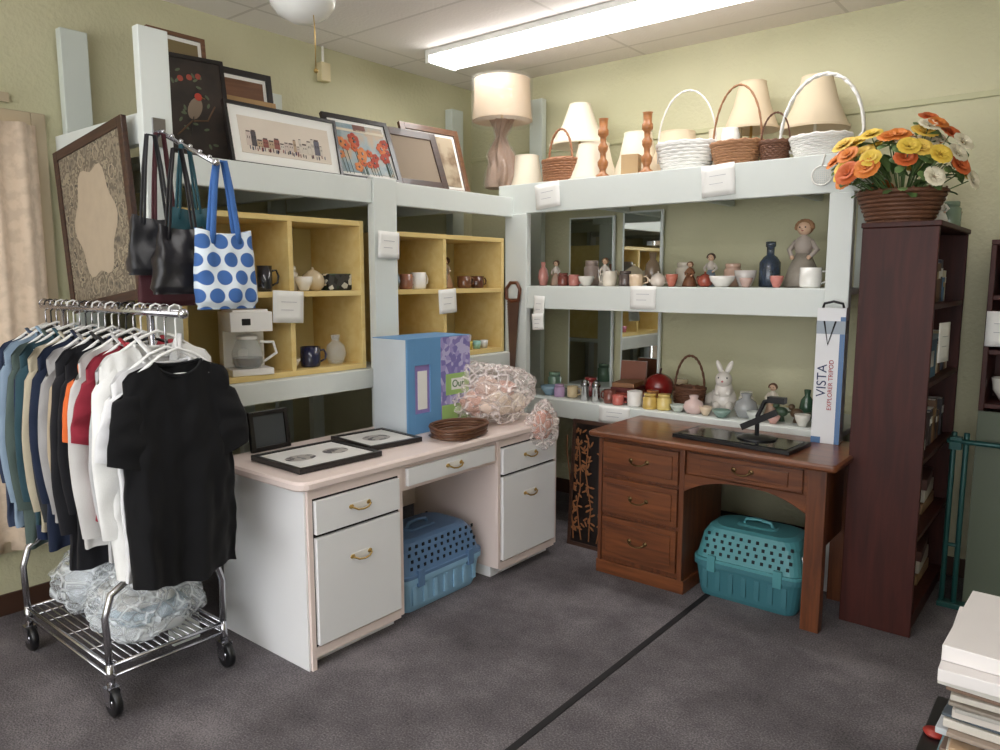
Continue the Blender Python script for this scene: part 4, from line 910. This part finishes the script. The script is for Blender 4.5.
for i,(n_,c,sl,bt,col) in enumerate(G):
    garment(n_,x,c,bt,hw=.192 if i<2 else .185+.010*(i%3),top=1.295 if i<2 else 1.325+.012*(i%3),sl=sl,seed=i,collar=col,vneck=.05 if i<2 else .1,buttons=(i in(7,11,15)),thick=.026,slen=.6+.03*(i%4))
    x-=.075 if i==0 else .058
# ------------------------------------------------------------ bag arm + bags
o=O('bag_display_arm');o.box(-2.957,-2.945,1.49,1.54,2.06,2.17,CHROME).tube([(-2.95,1.515,2.12),(-2.56,1.515,1.965)],.009,CHROME,8)
for i in range(6):
    t=(i+.5)/6;o.ball((-2.95+.39*t,1.515,2.12-.155*t+.01),.009,CHROME,8)
o.ball((-2.55,1.515,1.965),.014,CHROME,8).done()
def bag(name,x,y,zb,w,h,mat,zs,thick=.05,seed=1,strapm=None,sr=.006,wr=.006,tap=.10):
    o=O(name)
    def fn(u,v):
        a=2*pi*u;f_=math.cos(a);s_=math.sin(a);ww=w/2*(1-tap*v)*(1 if v>.05 else .93);z=zb+h*v
        e=abs(s_)**.6*(1 if s_>=0 else -1)
        return (x+e*thick*(1-.75*v**1.5)*(1 if v>.05 else .6)+wr*2*noise.noise(Vector((f_*2,v*3,seed+(3 if s_>0 else 0))))+wr*.7*math.sin(f_*8+seed)*v,y+f_*ww+wr*noise.noise(Vector((v*5,seed,f_))),z+.012*math.cos(f_*2)*v*-1)
    o.grid(fn,60,24,mat,cu=True)
    o.lathe([(w/2*.92,0),(w/2*.93,.002)],mat,c=(x,y,zb),sx=.25,n=20)
    for k in(-1,1):
        o.tube([(x+k*.014,y-w*.22,zb+h-.05),(x+k*.014,y-w*.2,zb+h),(x+k*.01,y-w*.13,zb+h+(zs-zb-h)*.6),(x+k*.006,y-.015,zs),(x+k*.006,y+.015,zs),(x+k*.01,y+w*.13,zb+h+(zs-zb-h)*.6),(x+k*.014,y+w*.2,zb+h),(x+k*.014,y+w*.22,zb+h-.05)],sr,strapm or mat,8,flat=.4)
    o.done()
LEA=M('black_leather',(24,22,26),.38,bump=.3,bs=18);BLS=M('blue_strap',(56,100,164),.7)
bag('polka_dot_tote_bag',-2.58,1.55,1.435,.25,.29,DOTS,1.975,.05,1,BLS,.012)
bag('black_leather_handbag',-2.70,1.45,1.49,.25,.25,LEA,2.02,.06,2,wr=.010,tap=.3)
bag('black_leather_handbag',-2.83,1.42,1.56,.24,.22,M('black_leather_soft',(34,34,38),.45,bump=.3,bs=18),2.08,.05,3,wr=.010,tap=.25)
bag('teal_handbag',-2.77,1.52,1.62,.20,.2,M('teal_fabric',(28,74,84),.6),2.05,.02,4)
bag('maroon_handbag',-2.88,1.48,1.44,.24,.2,M('maroon_fabric',(70,26,34),.7),2.10,.03,5)
# ------------------------------------------------------------ world, camera
w=bpy.data.worlds.new('World');sc.world=w;w.use_nodes=True
bg=w.node_tree.nodes['Background'];bg.inputs[0].default_value=(.97,.985,1,1);bg.inputs[1].default_value=4.4
cam=bpy.data.cameras.new('camera');co=bpy.data.objects.new('camera',cam);sc.collection.objects.link(co);sc.camera=co
co.location=(0,0,1.55);co.rotation_euler=(math.radians(82.6),0,math.radians(39.0));cam.lens=26.9;cam.sensor_width=36;cam.clip_start=.05
